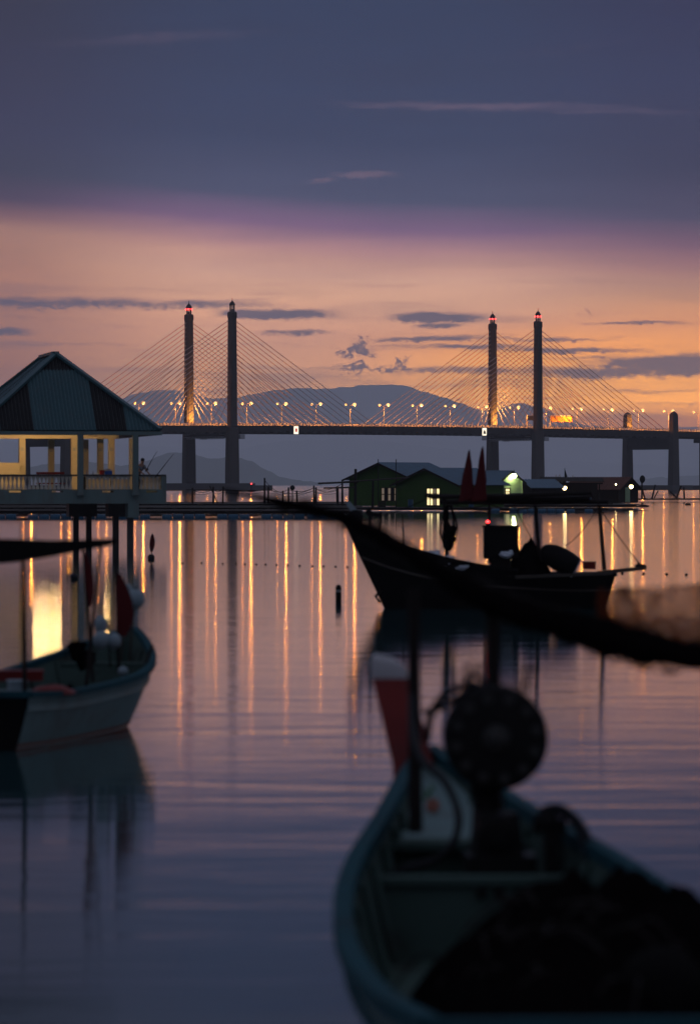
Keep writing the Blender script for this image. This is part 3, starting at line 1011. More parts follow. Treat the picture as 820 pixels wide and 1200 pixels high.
# ------------------------------------------------------------------ pavilion on piles
PH = radians(11)
PO = Vector(((-32 - 410) * 187 / F, 187, 0))
pex = Vector((cos(PH), sin(PH), 0))
pey = Vector((-sin(PH), cos(PH), 0))


def pl(x, y, z):
    q = PO + pex * x + pey * y
    return Vector((q.x, q.y, z))


def pv_x(px, y):
    """local x of bearing px at local depth y"""
    k = (px - 410) / F
    a = PO + pey * y
    return (k * a.y - a.x) / (pex.x - k * pex.y)


pav = thing('pavilion', pl(4.5, 7.5, 0), 'open pavilion on piles with a striped hip roof and lit columns', 'pavilion')
PW, PD, ZE, ZA = 9.0, 15.0, 5.6, 9.35
RB = PW / 2


def roof_face(o, ex, ey, width, vmax, bounds, names, vlim=None):
    """corrugated panels on a roof plane: o eave corner, ex along the eave, ey horizontally inwards"""
    sl = Vector((0, 0, (ZA - ZE) / RB))
    nrm = ex.cross(ey + sl).normalized()
    out = []
    for (u0, u1, m, v0, v1) in bounds:
        mb = MB()
        n = max(2, int((u1 - u0) / 0.17))
        for i in range(n):
            a, c = u0 + (u1 - u0) * i / n, u0 + (u1 - u0) * (i + 1) / n
            mids = [a, a + (c - a) * 0.3, a + (c - a) * 0.7, c]
            offs = [0, 0, 0.045, 0.045]
            pts = [a, a + 0.35 * (c - a), a + 0.5 * (c - a), a + 0.85 * (c - a), c]
            of = [0, 0, 0.05, 0.05, 0]
            for q in range(4):
                ua, ub = pts[q], pts[q + 1]
                va, vb = min(vmax(ua), v1), min(vmax(ub), v1)
                if va <= v0 and vb <= v0:
                    continue
                va, vb = max(va, v0), max(vb, v0)
                A = o + ex * ua + (ey + sl) * v0 + nrm * of[q]
                B = o + ex * ub + (ey + sl) * v0 + nrm * of[q + 1]
                C = o + ex * ub + (ey + sl) * vb + nrm * of[q + 1]
                D = o + ex * ua + (ey + sl) * va + nrm * of[q]
                th = nrm * -0.06
                mb.add([A, B, C, D, A + th, B + th, C + th, D + th], [(0, 1, 2, 3), (7, 6, 5, 4), (0, 4, 5, 1), (3, 2, 6, 7)])
        out.append(mb.build('roof_panel', m, pav))
    return out


def e2x(px):
    return pv_x(px, 0.0)


tri = lambda u: max(0.0, min(u, PW - u))
L_, D_ = 'rooflight', 'roofdark'
vt = RB * 0.79
roof_face(pl(0, 0, ZE), pex, pey, PW, tri, [
    (0.0, e2x(1), L_, 0, 9), (e2x(1), e2x(40), D_, 0, 9), (e2x(40), e2x(113), L_, 0, vt), (e2x(40), e2x(113), D_, vt + 0.004, 9), (e2x(113), e2x(149), D_, 0, 9), (e2x(149), PW, L_, 0, 9)], None)
trap = lambda u: max(0.0, min(u, PD - u, RB))
seg = [0, 1.2, 2.6, 3.2, 5.2, 5.7, 8.0, 8.6, 10.6, 11.2, 13, 15]
lb = [(seg[i], seg[i + 1], D_ if i % 2 == 0 else L_, 0, 9) for i in range(len(seg) - 1)]
roof_face(pl(0, PD, ZE), pey * -1, pex, PD, trap, [(PD - c, PD - a, m, 0, 9) for (a, c, m, _, _) in lb][::-1], None)
roof_face(pl(PW, 0, ZE), pey, pex * -1, PD, trap, lb, None)
roof_face(pl(PW, PD, ZE), pex * -1, pey * -1, PW, tri, [(0, 3, L_, 0, 9), (3, 6, D_, 0, 9), (6, PW, L_, 0, 9)], None)
mb = MB()
a1, a2 = pl(RB, RB, ZA + 0.08), pl(RB, PD - RB, ZA + 0.08)
for q in (pl(0, 0, ZE + 0.06), pl(PW, 0, ZE + 0.06)):
    mb.bar(q, a1, 0.30, 0.12)
for q in (pl(0, PD, ZE + 0.06), pl(PW, PD, ZE + 0.06)):
    mb.bar(q, a2, 0.30, 0.12)
mb.bar(a1 + Vector((0, 0, 0.02)), a2 + Vector((0, 0, 0.02)), 0.34, 0.14)
mb.build('ridge_cap', 'rooflight', pav)
mb = MB()
for a, c in ((pl(0, 0.03, ZE - 0.12), pl(PW, 0.03, ZE - 0.12)), (pl(0.03, 0.1, ZE - 0.12), pl(0.03, PD, ZE - 0.12)), (pl(PW - 0.03, 0.1, ZE - 0.12), pl(PW - 0.03, PD, ZE - 0.12))):
    mb.bar(a, c, 0.06, 0.2)
mb.build('fascia', 'roofdark', pav)
# rafters seen from below
mb = MB()
for i in range(1, 12):
    x = PW * i / 12
    v = tri(x)
    mb.bar(pl(x, 0.1, ZE - 0.12), pl(x, v, ZE + v * (ZA - ZE) / RB - 0.14), 0.07, 0.14)
mb.build('rafter', 'darkwood', pav, kind='stuff')
# deck: local x from left to the balcony end, front beam, slab
XR = pv_x(194.6, -0.35)
XL = -6.0
ZD = 2.62
mb = MB()
mb.box(pl((XL + XR) / 2, 7.4, ZD - 0.12), (XR - XL - 0.1, 15.2, 0.24), PH)
floor_ = mb.build('floor', 'wallgrey', pav)
mb = MB()
mb.box(pl((XL + XR) / 2, -0.3, 2.365), (XR - XL, 0.3, 0.53), PH)
mb.box(pl(XR - 0.15, 7.4, 2.365), (0.3, 15.1, 0.53), PH)
mb.build('edge_beam', 'wallgrey', pav)
gaps = [(10.5, 24.5), (60.5, 73.5), (119.5, 133), (171, 184)]
edges = [XL]
for g0, g1 in gaps:
    edges += [pv_x(g0, -0.3), pv_x(g1, -0.3)]
edges.append(XR)
mb = MB()
for i in range(0, len(edges), 2):
    a, c = edges[i], edges[i + 1]
    mb.box(pl((a + c) / 2, -0.3, 2.675), (c - a, 0.26, 0.09), PH)
mb.box(pl((XL + XR) / 2, -0.3, 2.75), (XR - XL, 0.262, 0.06), PH)
mb.box(pl(XR - 0.15, 7.4, 2.705), (0.26, 15.0, 0.15), PH)
mb.build('kerb', 'wallgrey', pav)
# balusters
bmb = MB()
bmb.lathe([(0.085, 0.0), (0.085, 0.06), (0.062, 0.13), (0.040, 0.24), (0.036, 0.33), (0.046, 0.42), (0.075, 0.51), (0.088, 0.56), (0.088, 0.61)], (0, 0, 0), 8)
bmesh_ = bmb.mesh('baluster', M['pale'], smooth=True)
mb = MB()
mb.box(pl((XL + XR) / 2, -0.3, 3.445), (XR - XL, 0.22, 0.09), PH)
mb.box(pl(XR - 0.15, 7.4, 3.445), (0.2, 15.0, 0.088), PH)
rail = mb.build('handrail', 'pile', pav)
mb = MB()
mb.box(pl(XR - 0.11, -0.3, 3.09), (0.24, 0.24, 0.62), PH)
mb.build('end_post', 'wallgrey', rail)
x = XR - 0.42
frontcols = [pv_x(158.5, -0.45), pv_x(94, -0.45), pv_x(-30, -0.45)]
while x > -1.2:
    if all(abs(x - fc) > 0.24 for fc in frontcols):
        share('baluster', bmesh_, rail, pl(x, -0.3, 2.79))
    x -= 0.198
for i in range(30):
    share('baluster', bmesh_, rail, pl(XR - 0.15, 0.2 + i * 0.4, 2.79))
# front columns outside the rail line
for px in (158.5, 94, -30):
    mb = MB()
    x = pv_x(px, -0.45)
    mb.box(pl(x, -0.5, (2.62 + 5.5) / 2 - 0.06), (0.27, 0.27, 2.98), PH)
    mb.box(pl(x, -0.5, 2.56), (0.36, 0.36, 0.14), PH)
    mb.build('column', 'wallgrey', pav)
# inner columns and their beams, lit from under the roof
for px, y, w in ((26, 6.0, 0.3), (87, 6.0, 0.3), (130.5, 6.0, 0.3), (117.5, 8.7, 0.3), (155, 6.3, 0.3), (-36, 6.0, 0.3), (60, 12.5, 0.3), (100, 12.5, 0.3)):
    mb = MB()
    x = pv_x(px, y)
    mb.box(pl(x, y, (2.62 + 5.3) / 2), (w, w, 2.68), PH)
    mb.box(pl(x, y, 2.70), (w + 0.14, w + 0.14, 0.16), PH)
    mb.build('column', 'colwhite', pav)
    mb = MB()
    mb.box(pl(x - 0.02, y - 0.17, 4.75), (0.13, 0.08, 0.16), PH)
    mb.build('wall_socket', 'galv', pav)
mb = MB()
mb.box(pl(1.4, 6.0, 5.42), (12.5, 0.26, 0.30), PH)
mb.box(pl(pv_x(130.5, 8) + 0.01, 7.4, 5.42), (0.26, 2.6, 0.28), PH)
mb.build('beam', 'colwhite', pav)
mb = MB()
mb.box(pl(3.0, -0.5, 5.46), (12.0, 0.22, 0.18), PH)
mb.build('front_beam', 'wallgrey', pav)
# low wall at the left
mb = MB()
xw0, xw1 = pv_x(-80, 5.6), pv_x(23, 5.6)
mb.box(pl((xw0 + xw1) / 2, 5.6, 3.35), (xw1 - xw0, 0.14, 1.46), PH)
mb.build('low_wall', 'colwhite', pav)
mb = MB()
xw0, xw1 = pv_x(92, 7.2), pv_x(188, 7.2)
mb.box(pl((xw0 + xw1) / 2, 7.2, 2.95), (xw1 - xw0, 0.14, 0.66), PH)
mb.build('parapet', 'colwhite', pav)
# tube lights under the roof
for px, hl in ((55, 0.68), (-26, 0.68), (125, 0.14)):
    mb = MB()
    x = pv_x(px, 3.0)
    mb.tube([pl(x - hl, 3.0, 5.475), pl(x + hl, 3.0, 5.475)], 0.028, 8)
    r = mb.build('tube_light', 'tube', pav)
    mb = MB()
    mb.box(pl(x, 3.0, 5.54), (hl * 2 + 0.08, 0.1, 0.05), PH)
    mb.build('lamp_housing', 'colwhite', r)
# piles and pile caps
for px, y, w in ((89, 6.0, 0.26), (104, 5.6, 0.26), (135.5, 4.6, 0.28), (152.5, 0.1, 0.28), (-20, 3, 0.26), (-40, 9, 0.26)):
    mb = MB()
    x = pv_x(px, y)
    mb.box(pl(x, y, 0.3), (w, w, 3.2), PH)
    mb.build('pile', 'pile', pav)
for px0, px1, y, m in ((81, 114, 5.6, 'pile'), (127, 148, 4.4, 'pile'), (150.3, 163, 0.0, 'wallgrey')):
    x0, x1 = pv_x(px0, y - 0.6), pv_x(px1, y - 0.6)
    mb = MB()
    mb.box(pl((x0 + x1) / 2, y, 1.78), (x1 - x0, 1.1, 0.7), PH)
    mb.build('pile_cap', m, pav)

# things on the pavilion
yb = 2.6
x0, x1 = pv_x(43, yb), pv_x(76, yb)
bench = thing('bench', pl((x0 + x1) / 2, yb, 2.62), 'red bench behind the balustrade of the lit pavilion', 'bench')
mb = MB()
for zz in (3.42, 3.56):
    mb.box(pl((x0 + x1) / 2, yb + 0.2, zz), (x1 - x0, 0.05, 0.11), PH)
mb.build('backrest', 'benchred', bench)
mb = MB()
mb.box(pl((x0 + x1) / 2, yb, 3.06), (x1 - x0, 0.42, 0.06), PH)
mb.build('seat', 'benchred', bench)
for xx in (x0 + 0.1, x1 - 0.1):
    mb = MB()
    mb.box(pl(xx, yb, 2.83), (0.07, 0.4, 0.42), PH)
    mb.bar(pl(xx, yb + 0.22, 2.63), pl(xx, yb + 0.24, 3.6), 0.06)
    mb.build('leg', 'darkwood', bench)
yt_ = 1.2
x0, x1 = pv_x(97, yt_), pv_x(133, yt_)
tb = thing('table', pl((x0 + x1) / 2, yt_, 2.62), 'long table behind the pavilion rail holding a cooler and bottles', 'table')
mb = MB()
mb.box(pl((x0 + x1) / 2, yt_, 3.36), (x1 - x0, 0.6, 0.05), PH)
mb.build('table_top', 'oldwood', tb)
for xx in (x0 + 0.08, x1 - 0.08):
    for yy in (-0.24, 0.24):
        mb = MB()
        mb.box(pl(xx, yt_ + yy, 2.98), (0.06, 0.06, 0.71), PH)
        mb.build('leg', 'oldwood', tb)
x = pv_x(127, yt_)
r = thing('cooler', pl(x, yt_, 3.39), 'blue drinks cooler with a white lid on the pavilion table', 'cooler')
mb = MB()
mb.box(pl(x, yt_, 3.53), (0.34, 0.26, 0.27), PH)
mb.build('body', 'blue', r)
mb = MB()
mb.box(pl(x, yt_, 3.70), (0.37, 0.29, 0.07), PH)
mb.bar(pl(x - 0.12, yt_, 3.75), pl(x + 0.12, yt_, 3.75), 0.03)
mb.build('lid', 'white', r)
x = pv_x(119.5, yt_)
r = thing('bucket', pl(x, yt_, 3.39), 'small red bucket beside the blue cooler', 'bucket')
mb = MB()
mb.lathe([(0.09, 0), (0.13, 0.28), (0.14, 0.28), (0.14, 0.31), (0.12, 0.31), (0.08, 0.03)], pl(x, yt_, 3.39), 12)
mb.build('body', 'redp', r, smooth=True)
mb = MB()
mb.tube([pl(x - 0.13, yt_, 3.68), pl(x - 0.09, yt_, 3.78), pl(x, yt_, 3.82), pl(x + 0.09, yt_, 3.78), pl(x + 0.13, yt_, 3.68)], 0.008, 5)
mb.build('handle', 'galv', r)
for px, h, lbx in ((101.5, 0.32, 'tall white bottle at the left end of the pavilion table'), (109, 0.26, 'white bottle between the tall bottle and the red bucket')):
    x = pv_x(px, yt_)
    mb = MB()
    mb.lathe([(0.045, 0), (0.045, h * 0.6), (0.018, h * 0.78), (0.018, h), (0.01, h)], pl(x, yt_, 3.39), 10)
    tag(mb.build('bottle', 'white', origin=pl(x, yt_, 3.39), smooth=True), lbx, 'bottle')
x = pv_x(113, yt_)
mb = MB()
mb.ell(pl(x, yt_, 3.46), (0.14, 0.1, 0.09), 10, 6, 0, 0.35)
tag(mb.build('plastic_bag', 'bag', origin=pl(x, yt_, 3.39), smooth=True), 'crumpled pale bag on the pavilion table beside the bottles', 'bag')


# a person leaning on the rail at the end of the balcony
def skin_body(name, joints, edges, radii, m, parent, sub=2):
    me = bpy.data.meshes.new(name)
    org = ORG[parent.name]
    me.from_pydata([(p[0] - org[0], p[1] - org[1], p[2] - org[2]) for p in joints], edges, [])
    o = bpy.data.objects.new(name, me)
    COL.objects.link(o)
    o.parent = parent
    sk = o.modifiers.new('skin', 'SKIN')
    sk.use_smooth_shade = True
    for i, r in enumerate(radii):
        me.skin_vertices[0].data[i].radius = (r, r) if not isinstance(r, tuple) else r
        me.skin_vertices[0].data[i].use_root = (i == 0)
    sb = o.modifiers.new('subdiv', 'SUBSURF')
    sb.levels = sb.render_levels = sub
    me.materials.append(m if not isinstance(m, str) else M[m])
    return o


yp = 0.35
xp = pv_x(163.5, yp)


def pp(x, y, z):
    return pl(xp + x, yp + y, 2.62 + z)


man = thing('person', pp(0, 0, 0), 'person in a grey shirt leaning on the balcony rail with fishing rods', 'person')
J = [pp(-0.10, 0.05, 0.86), pp(-0.05, 0.02, 1.02), pp(0.03, -0.04, 1.20), pp(0.08, -0.08, 1.32), pp(0.11, -0.12, 1.40), pp(0.13, -0.14, 1.48), pp(0.14, -0.16, 1.56),
     pp(-0.18, 0.06, 0.78), pp(-0.18, -0.02, 0.44), pp(-0.20, 0.08, 0.07), pp(-0.20, -0.06, 0.03),
     pp(0.0, 0.05, 0.78), pp(0.03, -0.04, 0.44), pp(0.0, 0.06, 0.07), pp(0.0, -0.08, 0.03),
     pp(0.22, -0.08, 1.27), pp(0.30, -0.22, 1.06), pp(0.40, -0.48, 0.90), pp(0.43, -0.56, 0.89),
     pp(-0.08, -0.08, 1.28), pp(-0.06, -0.26, 1.06), pp(0.12, -0.48, 0.90), pp(0.15, -0.56, 0.89)]
E = [(0, 1), (1, 2), (2, 3), (3, 4), (4, 5), (5, 6), (0, 7), (7, 8), (8, 9), (9, 10), (0, 11), (11, 12), (12, 13), (13, 14), (3, 15), (15, 16), (16, 17), (17, 18), (3, 19), (19, 20), (20, 21), (21, 22)]
R = [0.14, 0.13, 0.145, 0.12, 0.055, 0.085, 0.075, 0.085, 0.06, 0.045, 0.035, 0.085, 0.06, 0.045, 0.035, 0.055, 0.042, 0.033, 0.028, 0.055, 0.042, 0.033, 0.028]
skin_body('body', J, E, R, 'skin', man)
J2 = [pp(-0.09, 0.045, 0.90), pp(-0.05, 0.02, 1.03), pp(0.03, -0.04, 1.20), pp(0.08, -0.08, 1.31), pp(0.22, -0.08, 1.27), pp(0.275, -0.18, 1.13), pp(-0.08, -0.08, 1.28), pp(-0.065, -0.20, 1.14)]
skin_body('shirt', J2, [(0, 1), (1, 2), (2, 3), (3, 4), (4, 5), (3, 6), (6, 7)], [0.155, 0.15, 0.163, 0.125, 0.075, 0.066, 0.075, 0.066], 'shirt', man)
J3 = [pp(-0.10, 0.05, 0.86), pp(-0.18, 0.06, 0.76), pp(-0.18, -0.02, 0.44), pp(-0.20, 0.07, 0.12), pp(0.0, 0.05, 0.76), pp(0.03, -0.04, 0.44), pp(0.0, 0.05, 0.12)]
skin_body('trousers', J3, [(0, 1), (1, 2), (2, 3), (0, 4), (4, 5), (5, 6)], [0.155, 0.1, 0.075, 0.065, 0.1, 0.075, 0.065], 'trousers', man)
mb = MB()
mb.ell(pp(0.13, -0.125, 1.57), (0.10, 0.11, 0.095), 12, 8)
mb.build('hair', 'hair', man, smooth=True)
mb = MB()
q = pp(0.14, -0.25, 1.49)
mb.ell(q, (0.018, 0.03, 0.022), 6, 5)
for e in (-0.035, 0.035):
    mb.ell(pp(0.14 + e, -0.222, 1.52), (0.013, 0.01, 0.01), 6, 4)
mb.ell(pp(0.14, -0.222, 1.44), (0.028, 0.012, 0.008), 6, 4)
mb.build('face', 'skin', man, smooth=True)
for i, (a, c, lbx) in enumerate((((172.5, 549), (184, 528), 'thin fishing rod held out just right of the person'), ((184.5, 556), (203.5, 531), 'long fishing rod propped on the end of the balcony rail'))):
    d = 188.2
    p0, p1 = P(a[0], a[1], d), P(c[0], c[1], d - 1.5)
    r = thing('fishing_rod', p0, lbx, 'fishing rod')
    mb = MB()
    mb.tube([p0, p0.lerp(p1, 0.5), p1 + Vector((0, 0, -0.03))], [0.022, 0.016, 0.008], 6)
    mb.build('rod', 'darkwood', r)
    mb = MB()
    mb.tube([p0 + (p0 - p1) * 0.15, p0], [0.03, 0.03], 6)
    mb.ell(p0 + Vector((0.02, -0.03, -0.05)), 0.045, 8, 6)
    mb.build('handle', 'iron', r)


# ------------------------------------------------------------------ fish farm rafts
barrel_mb = MB()
barrel_mb.lathe([(0.22, -0.45), (0.28, -0.42), (0.29, -0.2), (0.305, -0.18), (0.29, -0.14), (0.29, 0.14), (0.305, 0.18), (0.29, 0.2), (0.28, 0.42), (0.22, 0.45)], (0, 0, 0), 10, 'x')
barrel_me = barrel_mb.mesh('barrel', M['barrel'], smooth=True)
plank_mb = MB()
plank_mb.box((0, 0, 0), (1, 0.26, 0.05))
plank_me = plank_mb.mesh('plank', M['oldwood'])


def raft(px0, px1, d, depth, ztop, label, barrels=True, planks=6, rows=1, front_gap=0.98):
    x0, x1 = (px0 - 410) * d / F, (px1 - 410) * d / F
    r = thing('fish_farm_raft', ((x0 + x1) / 2, d, 0), label, 'raft', 'floating fish farm rafts')
    mb = MB()
    for k in range(rows):
        yy = d + 0.25 + depth * k / max(1, rows - 1) if rows > 1 else d + 0.25
        mb.bar((x0, yy, ztop - 0.12), (x1, yy, ztop - 0.12), 0.12, 0.16)
    n = max(2, int((x1 - x0) / 3))
    for i in range(n + 1):
        xx = x0 + (x1 - x0) * i / n
        mb.bar((xx, d + 0.05, ztop - 0.04), (xx, d + depth, ztop - 0.04), 0.12, 0.10)
    mb.build('frame', 'darkwood', r)
    for k in range(planks):
        yy = d + 0.2 + (depth - 0.4) * (k + 0.5) / planks
        nseg = max(1, int((x1 - x0) / 9))
        for i in range(nseg):
            a, c = x0 + (x1 - x0) * i / nseg, x0 + (x1 - x0) * (i + 1) / nseg
            ww = (depth / planks) / 0.26 * random.uniform(0.7, 0.93)
            share('plank', plank_me, r, ((a + c) / 2 + random.uniform(-0.2, 0.2), yy, ztop + 0.045 + random.uniform(-0.01, 0.02)), (0, 0, random.uniform(-0.004, 0.004)), (c - a - 0.15, ww, 1))
    if barrels:
        xx = x0 + 0.5
        while xx < x1 - 0.4:
            share('barrel_float', barrel_me, r, (xx, d - 0.05 + random.uniform(-0.06, 0.06), 0.10 + random.uniform(-0.03, 0.04)), (0, 0, random.uniform(-0.08, 0.08)), (1, 1, 1))
            xx += front_gap * random.choice((1, 1, 1, 1.15, 2.0))
    return r


def post(r, px, ytop, d, zb, w=0.07):
    q = P(px, ytop, d)
    mb = MB()
    mb.tube([(q.x + random.uniform(-0.06, 0.06), d, zb), (q.x, d, q.z)], [w * 1.1, w * 0.85], 6)
    mb.build('post', 'darkwood', r)
    return Vector((q.x, d, q.z))


def sag(mbx, a, c, s, r=0.02):
    pts = []
    for i in range(9):
        tt = i / 8
        p = a.lerp(c, tt)
        p.z -= s * 4 * tt * (1 - tt)
        pts.append(p)
    mbx.tube(pts, r, 4, False)


r1 = raft(-60, 424, 350, 22, 0.62, 'long front walkway raft with blue barrel floats behind the pavilion', True, 7, 3)
r2 = raft(-60, 424, 392, 40, 0.66, 'wide timber raft behind the barrel walkway', False, 8, 4)
r3 = raft(-60, 424, 455, 60, 0.70, 'timber raft with posts and sagging ropes before the left pylons', False, 8, 4)
r3d = 462
tp = []
for px, yt in ((225.6, 571.5), (250, 570.5), (261.5, 570), (310, 560), (314.5, 570.2), (331.5, 575), (338, 571), (347.7, 575), (367.7, 569), (370.4, 571), (394.6, 572), (401, 564)):
    tp.append(post(r3, px, yt, r3d, 0.4, 0.11))
mb = MB()
for a, c in ((0, 1), (1, 2), (2, 4), (3, 5), (4, 6), (6, 8), (8, 10), (5, 8), (9, 11)):
    sag(mb, tp[a] + Vector((0, 0, -0.25)), tp[c] + Vector((0, 0, -0.25)), 0.35, 0.03)
    sag(mb, tp[a] + Vector((0, 0, -0.7)), tp[c] + Vector((0, 0, -0.6)), 0.2, 0.02)
mb.build('rope', 'rope', r3, kind='stuff')
mb = MB()
q = P(342.6, 571.5, r3d)
mb.ell(q, (0.3, 0.3, 0.3), 10, 8)
mb.bar((q.x, q.y, 0.6), q, 0.1)
mb.build('float_ball', 'black', r3)
mb = MB()
mb.bar(P(218, 574, r3d), P(300, 575, r3d), 0.08, 0.1)
mb.bar(P(246, 569.5, r3d), P(256, 592, r3d - 3), 0.08, 0.1)
mb.build('rail', 'darkwood', r3)
# pole frame left of the green houses
r4 = thing('pole_frame', P(395, 590, 440), 'open frame of rough poles on the raft left of the green houses', 'frame')
dd = 425
for px, yt, w in ((416.6, 549.5, 0.16), (437, 563, 0.12), (443, 538, 0.05), (464, 538, 0.05), (401, 567, 0.1), (396, 570, 0.08), (409, 571, 0.08)):
    post(r4, px, yt, dd, 0.5, w)
mb = MB()
mb.tube([P(372.5, 566.5, dd - 0.2), P(420, 564.5, dd - 0.2)], 0.12, 6)
mb.tube([P(400, 565, dd - 0.4), P(479, 559.5, dd - 0.4)], 0.10, 6)
mb.tube([P(379, 572, dd), P(417, 571, dd)], 0.10, 6)
mb.build('rail', 'oldwood', r4)


# ------------------------------------------------------------------ houses on rafts
def corrugated(mb, a, b, c, d, n, h=0.06, th=0.06):
    """sheet a-b along the ridge, d-c along the eave, ribs run from ridge to eave"""
    a, b, c, d = map(Vector, (a, b, c, d))
    nr = (b - a).cross(d - a).normalized()
    if nr.z < 0:
        nr = -nr
    for i in range(n):
        for (t0, t1, o0, o1) in ((0, 0.4, 0, 0), (0.4, 0.55, 0, h), (0.55, 0.85, h, h), (0.85, 1.0, h, 0)):
            u0, u1 = (i + t0) / n, (i + t1) / n
            q = [a.lerp(b, u0) + nr * o0, a.lerp(b, u1) + nr * o1, d.lerp(c, u1) + nr * o1, d.lerp(c, u0) + nr * o0]
            q2 = [p - nr * th for p in q]
            mb.add(q + q2, [(0, 1, 2, 3), (7, 6, 5, 4), (0, 4, 5, 1), (3, 2, 6, 7)])


def gable_house(name, label, gx, d, w, L, ang, zb, ze, zr, wallm, roofm, oh=0.5, cat='house'):
    """gx: bearing of the near gable's middle; ang: direction of the ridge going back"""
    rd = Vector((cos(ang), sin(ang), 0))
    wd = Vector((sin(ang), -cos(ang), 0))
    g = Vector(((gx - 410) * d / F, d, 0))
    r = thing(name, g + Vector((0, 0, zb)), label, cat, 'floating houses of the fish farm')

    def q(u, v, z):
        p = g + rd * u + wd * v
        return Vector((p.x, p.y, z))
    mb = MB()
    poly = [q(0, -w / 2, zb), q(0, w / 2, zb), q(0, w / 2, ze), q(0, 0, zr - 0.1), q(0, -w / 2, ze)]
    mb.prism(poly, rd * L)
    wall = mb.build('wall', wallm, r)
    mb = MB()                                       # cladding boards on gable and both long sides
    nb = int((ze - zb) / 0.28)
    for i in range(nb):
        z = zb + 0.14 + i * (ze - zb) / nb
        mb.bar(q(-0.03, -w / 2, z), q(-0.03, w / 2, z), 0.05, 0.20)
        for sgn in (-1, 1):
            mb.bar(q(0, sgn * (w / 2 + 0.02), z), q(L, sgn * (w / 2 + 0.02), z), 0.05, 0.20)
    for sgn in (-1, 1):
        mb.bar(q(-0.045, sgn * w / 2, zb), q(-0.045, sgn * w / 2, ze), 0.14, 0.12)
    nv = int((zr - ze) / 0.3)
    for i in range(nv):
        z = ze + 0.12 + i * 0.3
        k = 1 - (z + 0.1 - ze) / (zr - 0.1 - ze)
        if k > 0.05:
            mb.bar(q(-0.03, -w / 2 * k, z), q(-0.03, w / 2 * k, z), 0.05, 0.20)
    mb.build('cladding', wallm, wall, kind='stuff')
    sl = (zr - ze) / (w / 2)
    for sgn in (-1, 1):
        mb = MB()
        e = w / 2 + oh
        corrugated(mb, q(-oh, 0, zr), q(L + oh, 0, zr), q(L + oh, sgn * e, zr - sl * e), q(-oh, sgn * e, zr - sl * e), int(L / 0.35))
        mb.build('roof_sheet', roofm, r)
    mb = MB()
    for sgn in (-1, 1):
        mb.bar(q(-oh - 0.02, 0, zr - 0.12), q(-oh - 0.02, sgn * (w / 2 + oh), zr - 0.12 - sl * (w / 2 + oh)), 0.06, 0.2)
    mb.build('barge_board', 'brownwall', r)
    return r, q, wall


h1, q1, w1 = gable_house('fish_farm_house', 'larger dark green house with a pale tin roof, leftmost of the shacks', 446.5, 452, 8.6, 9.5, radians(56), 0.55, 3.85, 5.55, 'greenwall', 'zinc', 0.7)
h2, q2, w2 = gable_house('fish_farm_house', 'green clapboard house with a lit window in its gable', 500.5, 436, 8.4, 8.6, radians(52), 0.5, 3.2, 4.85, 'greenwall', 'zinc', 0.6)
h3, q3, w3 = gable_house('fish_farm_house', 'small pale boarded hut lit by a bright bulb at its gable', 597, 446, 4.2, 7.5, radians(138), 0.9, 3.45, 4.6, 'palewall', 'zinc', 0.4)
h4, q4, w4 = gable_house('fish_farm_house', 'low dark shed with a flat pale tin roof beside the lit hut', 613, 478, 5.0, 3.9, radians(24), 0.6, 2.75, 3.65, 'brownwall', 'zinc', 0.4)
h5, q5, w5 = gable_house('fish_farm_house', 'brown roofed timber house at the right end of the shacks', 735, 520, 6.4, 7.2, radians(152), 0.6, 2.6, 4.0, 'brownwall', 'brownroof', 0.6)


def window(par, q, u, v, z, w, h, m, panes=2):
    a = q(-0.09, v - w / 2, 0)
    b_ = q(-0.09, v + w / 2, 0)
    ax = (b_ - a)
    nrm = (q(-1, 0, 0) - q(0, 0, 0))
    fr = MB()
    for zz in (z - h / 2, z, z + h / 2):
        fr.bar(a + Vector((0, 0, zz)), b_ + Vector((0, 0, zz)), 0.09, 0.09)
    for i in range(panes + 1):
        p = a + ax * (i / panes)
        fr.bar(p + Vector((0, 0, z - h / 2 - 0.045)) + nrm * 0.02, p + Vector((0, 0, z + h / 2 + 0.045)) + nrm * 0.02, 0.09, 0.09)
    f = fr.build('window', 'brownwall', par)
    for i in range(panes):
        pm = MB()
        p0, p1 = a + ax * (i / panes), a + ax * ((i + 1) / panes)
        pm.prism([p0 + Vector((0, 0, z - h / 2)) - nrm * 0.01, p1 + Vector((0, 0, z - h / 2)) - nrm * 0.01, p1 + Vector((0, 0, z + h / 2)) - nrm * 0.01, p0 + Vector((0, 0, z + h / 2)) - nrm * 0.01], nrm * -0.03)
        pm.build('pane', m if not isinstance(m, list) else m[i % len(m)], f)
    return f


window(h2, q2, 0, 0.9, 1.65, 1.8, 1.9, ['windowlit', 'windowlit', 'windowdim', 'windowlit'], 4)
window(h1, q1, 0, 1.2, 1.9, 2.2, 1.5, ['windowdim', 'black', 'windowdim', 'black', 'windowdim'], 5)
window(h3, q3, 0, -0.5, 2.2, 0.8, 0.75, ['windowlit'], 1)


def bulb(p, r_, m, label, arm=(0, 0, 0.35), wallback=0.25):
    r = thing('light_bulb', p, label, 'lamp')
    mb = MB()
    mb.ell(p, (r_, r_, r_), 10, 8)
    mb.build('bulb', m, r, smooth=True)
    mb = MB()
    mb.lathe([(r_ * 0.5, r_ * 0.7), (r_ * 1.4, r_ * 0.85), (r_ * 1.3, r_ * 1.0), (r_ * 0.3, r_ * 1.5), (0.03, r_ * 2.6)], p, 10)
    mb.build('lamp_holder', 'iron', r)
    return r


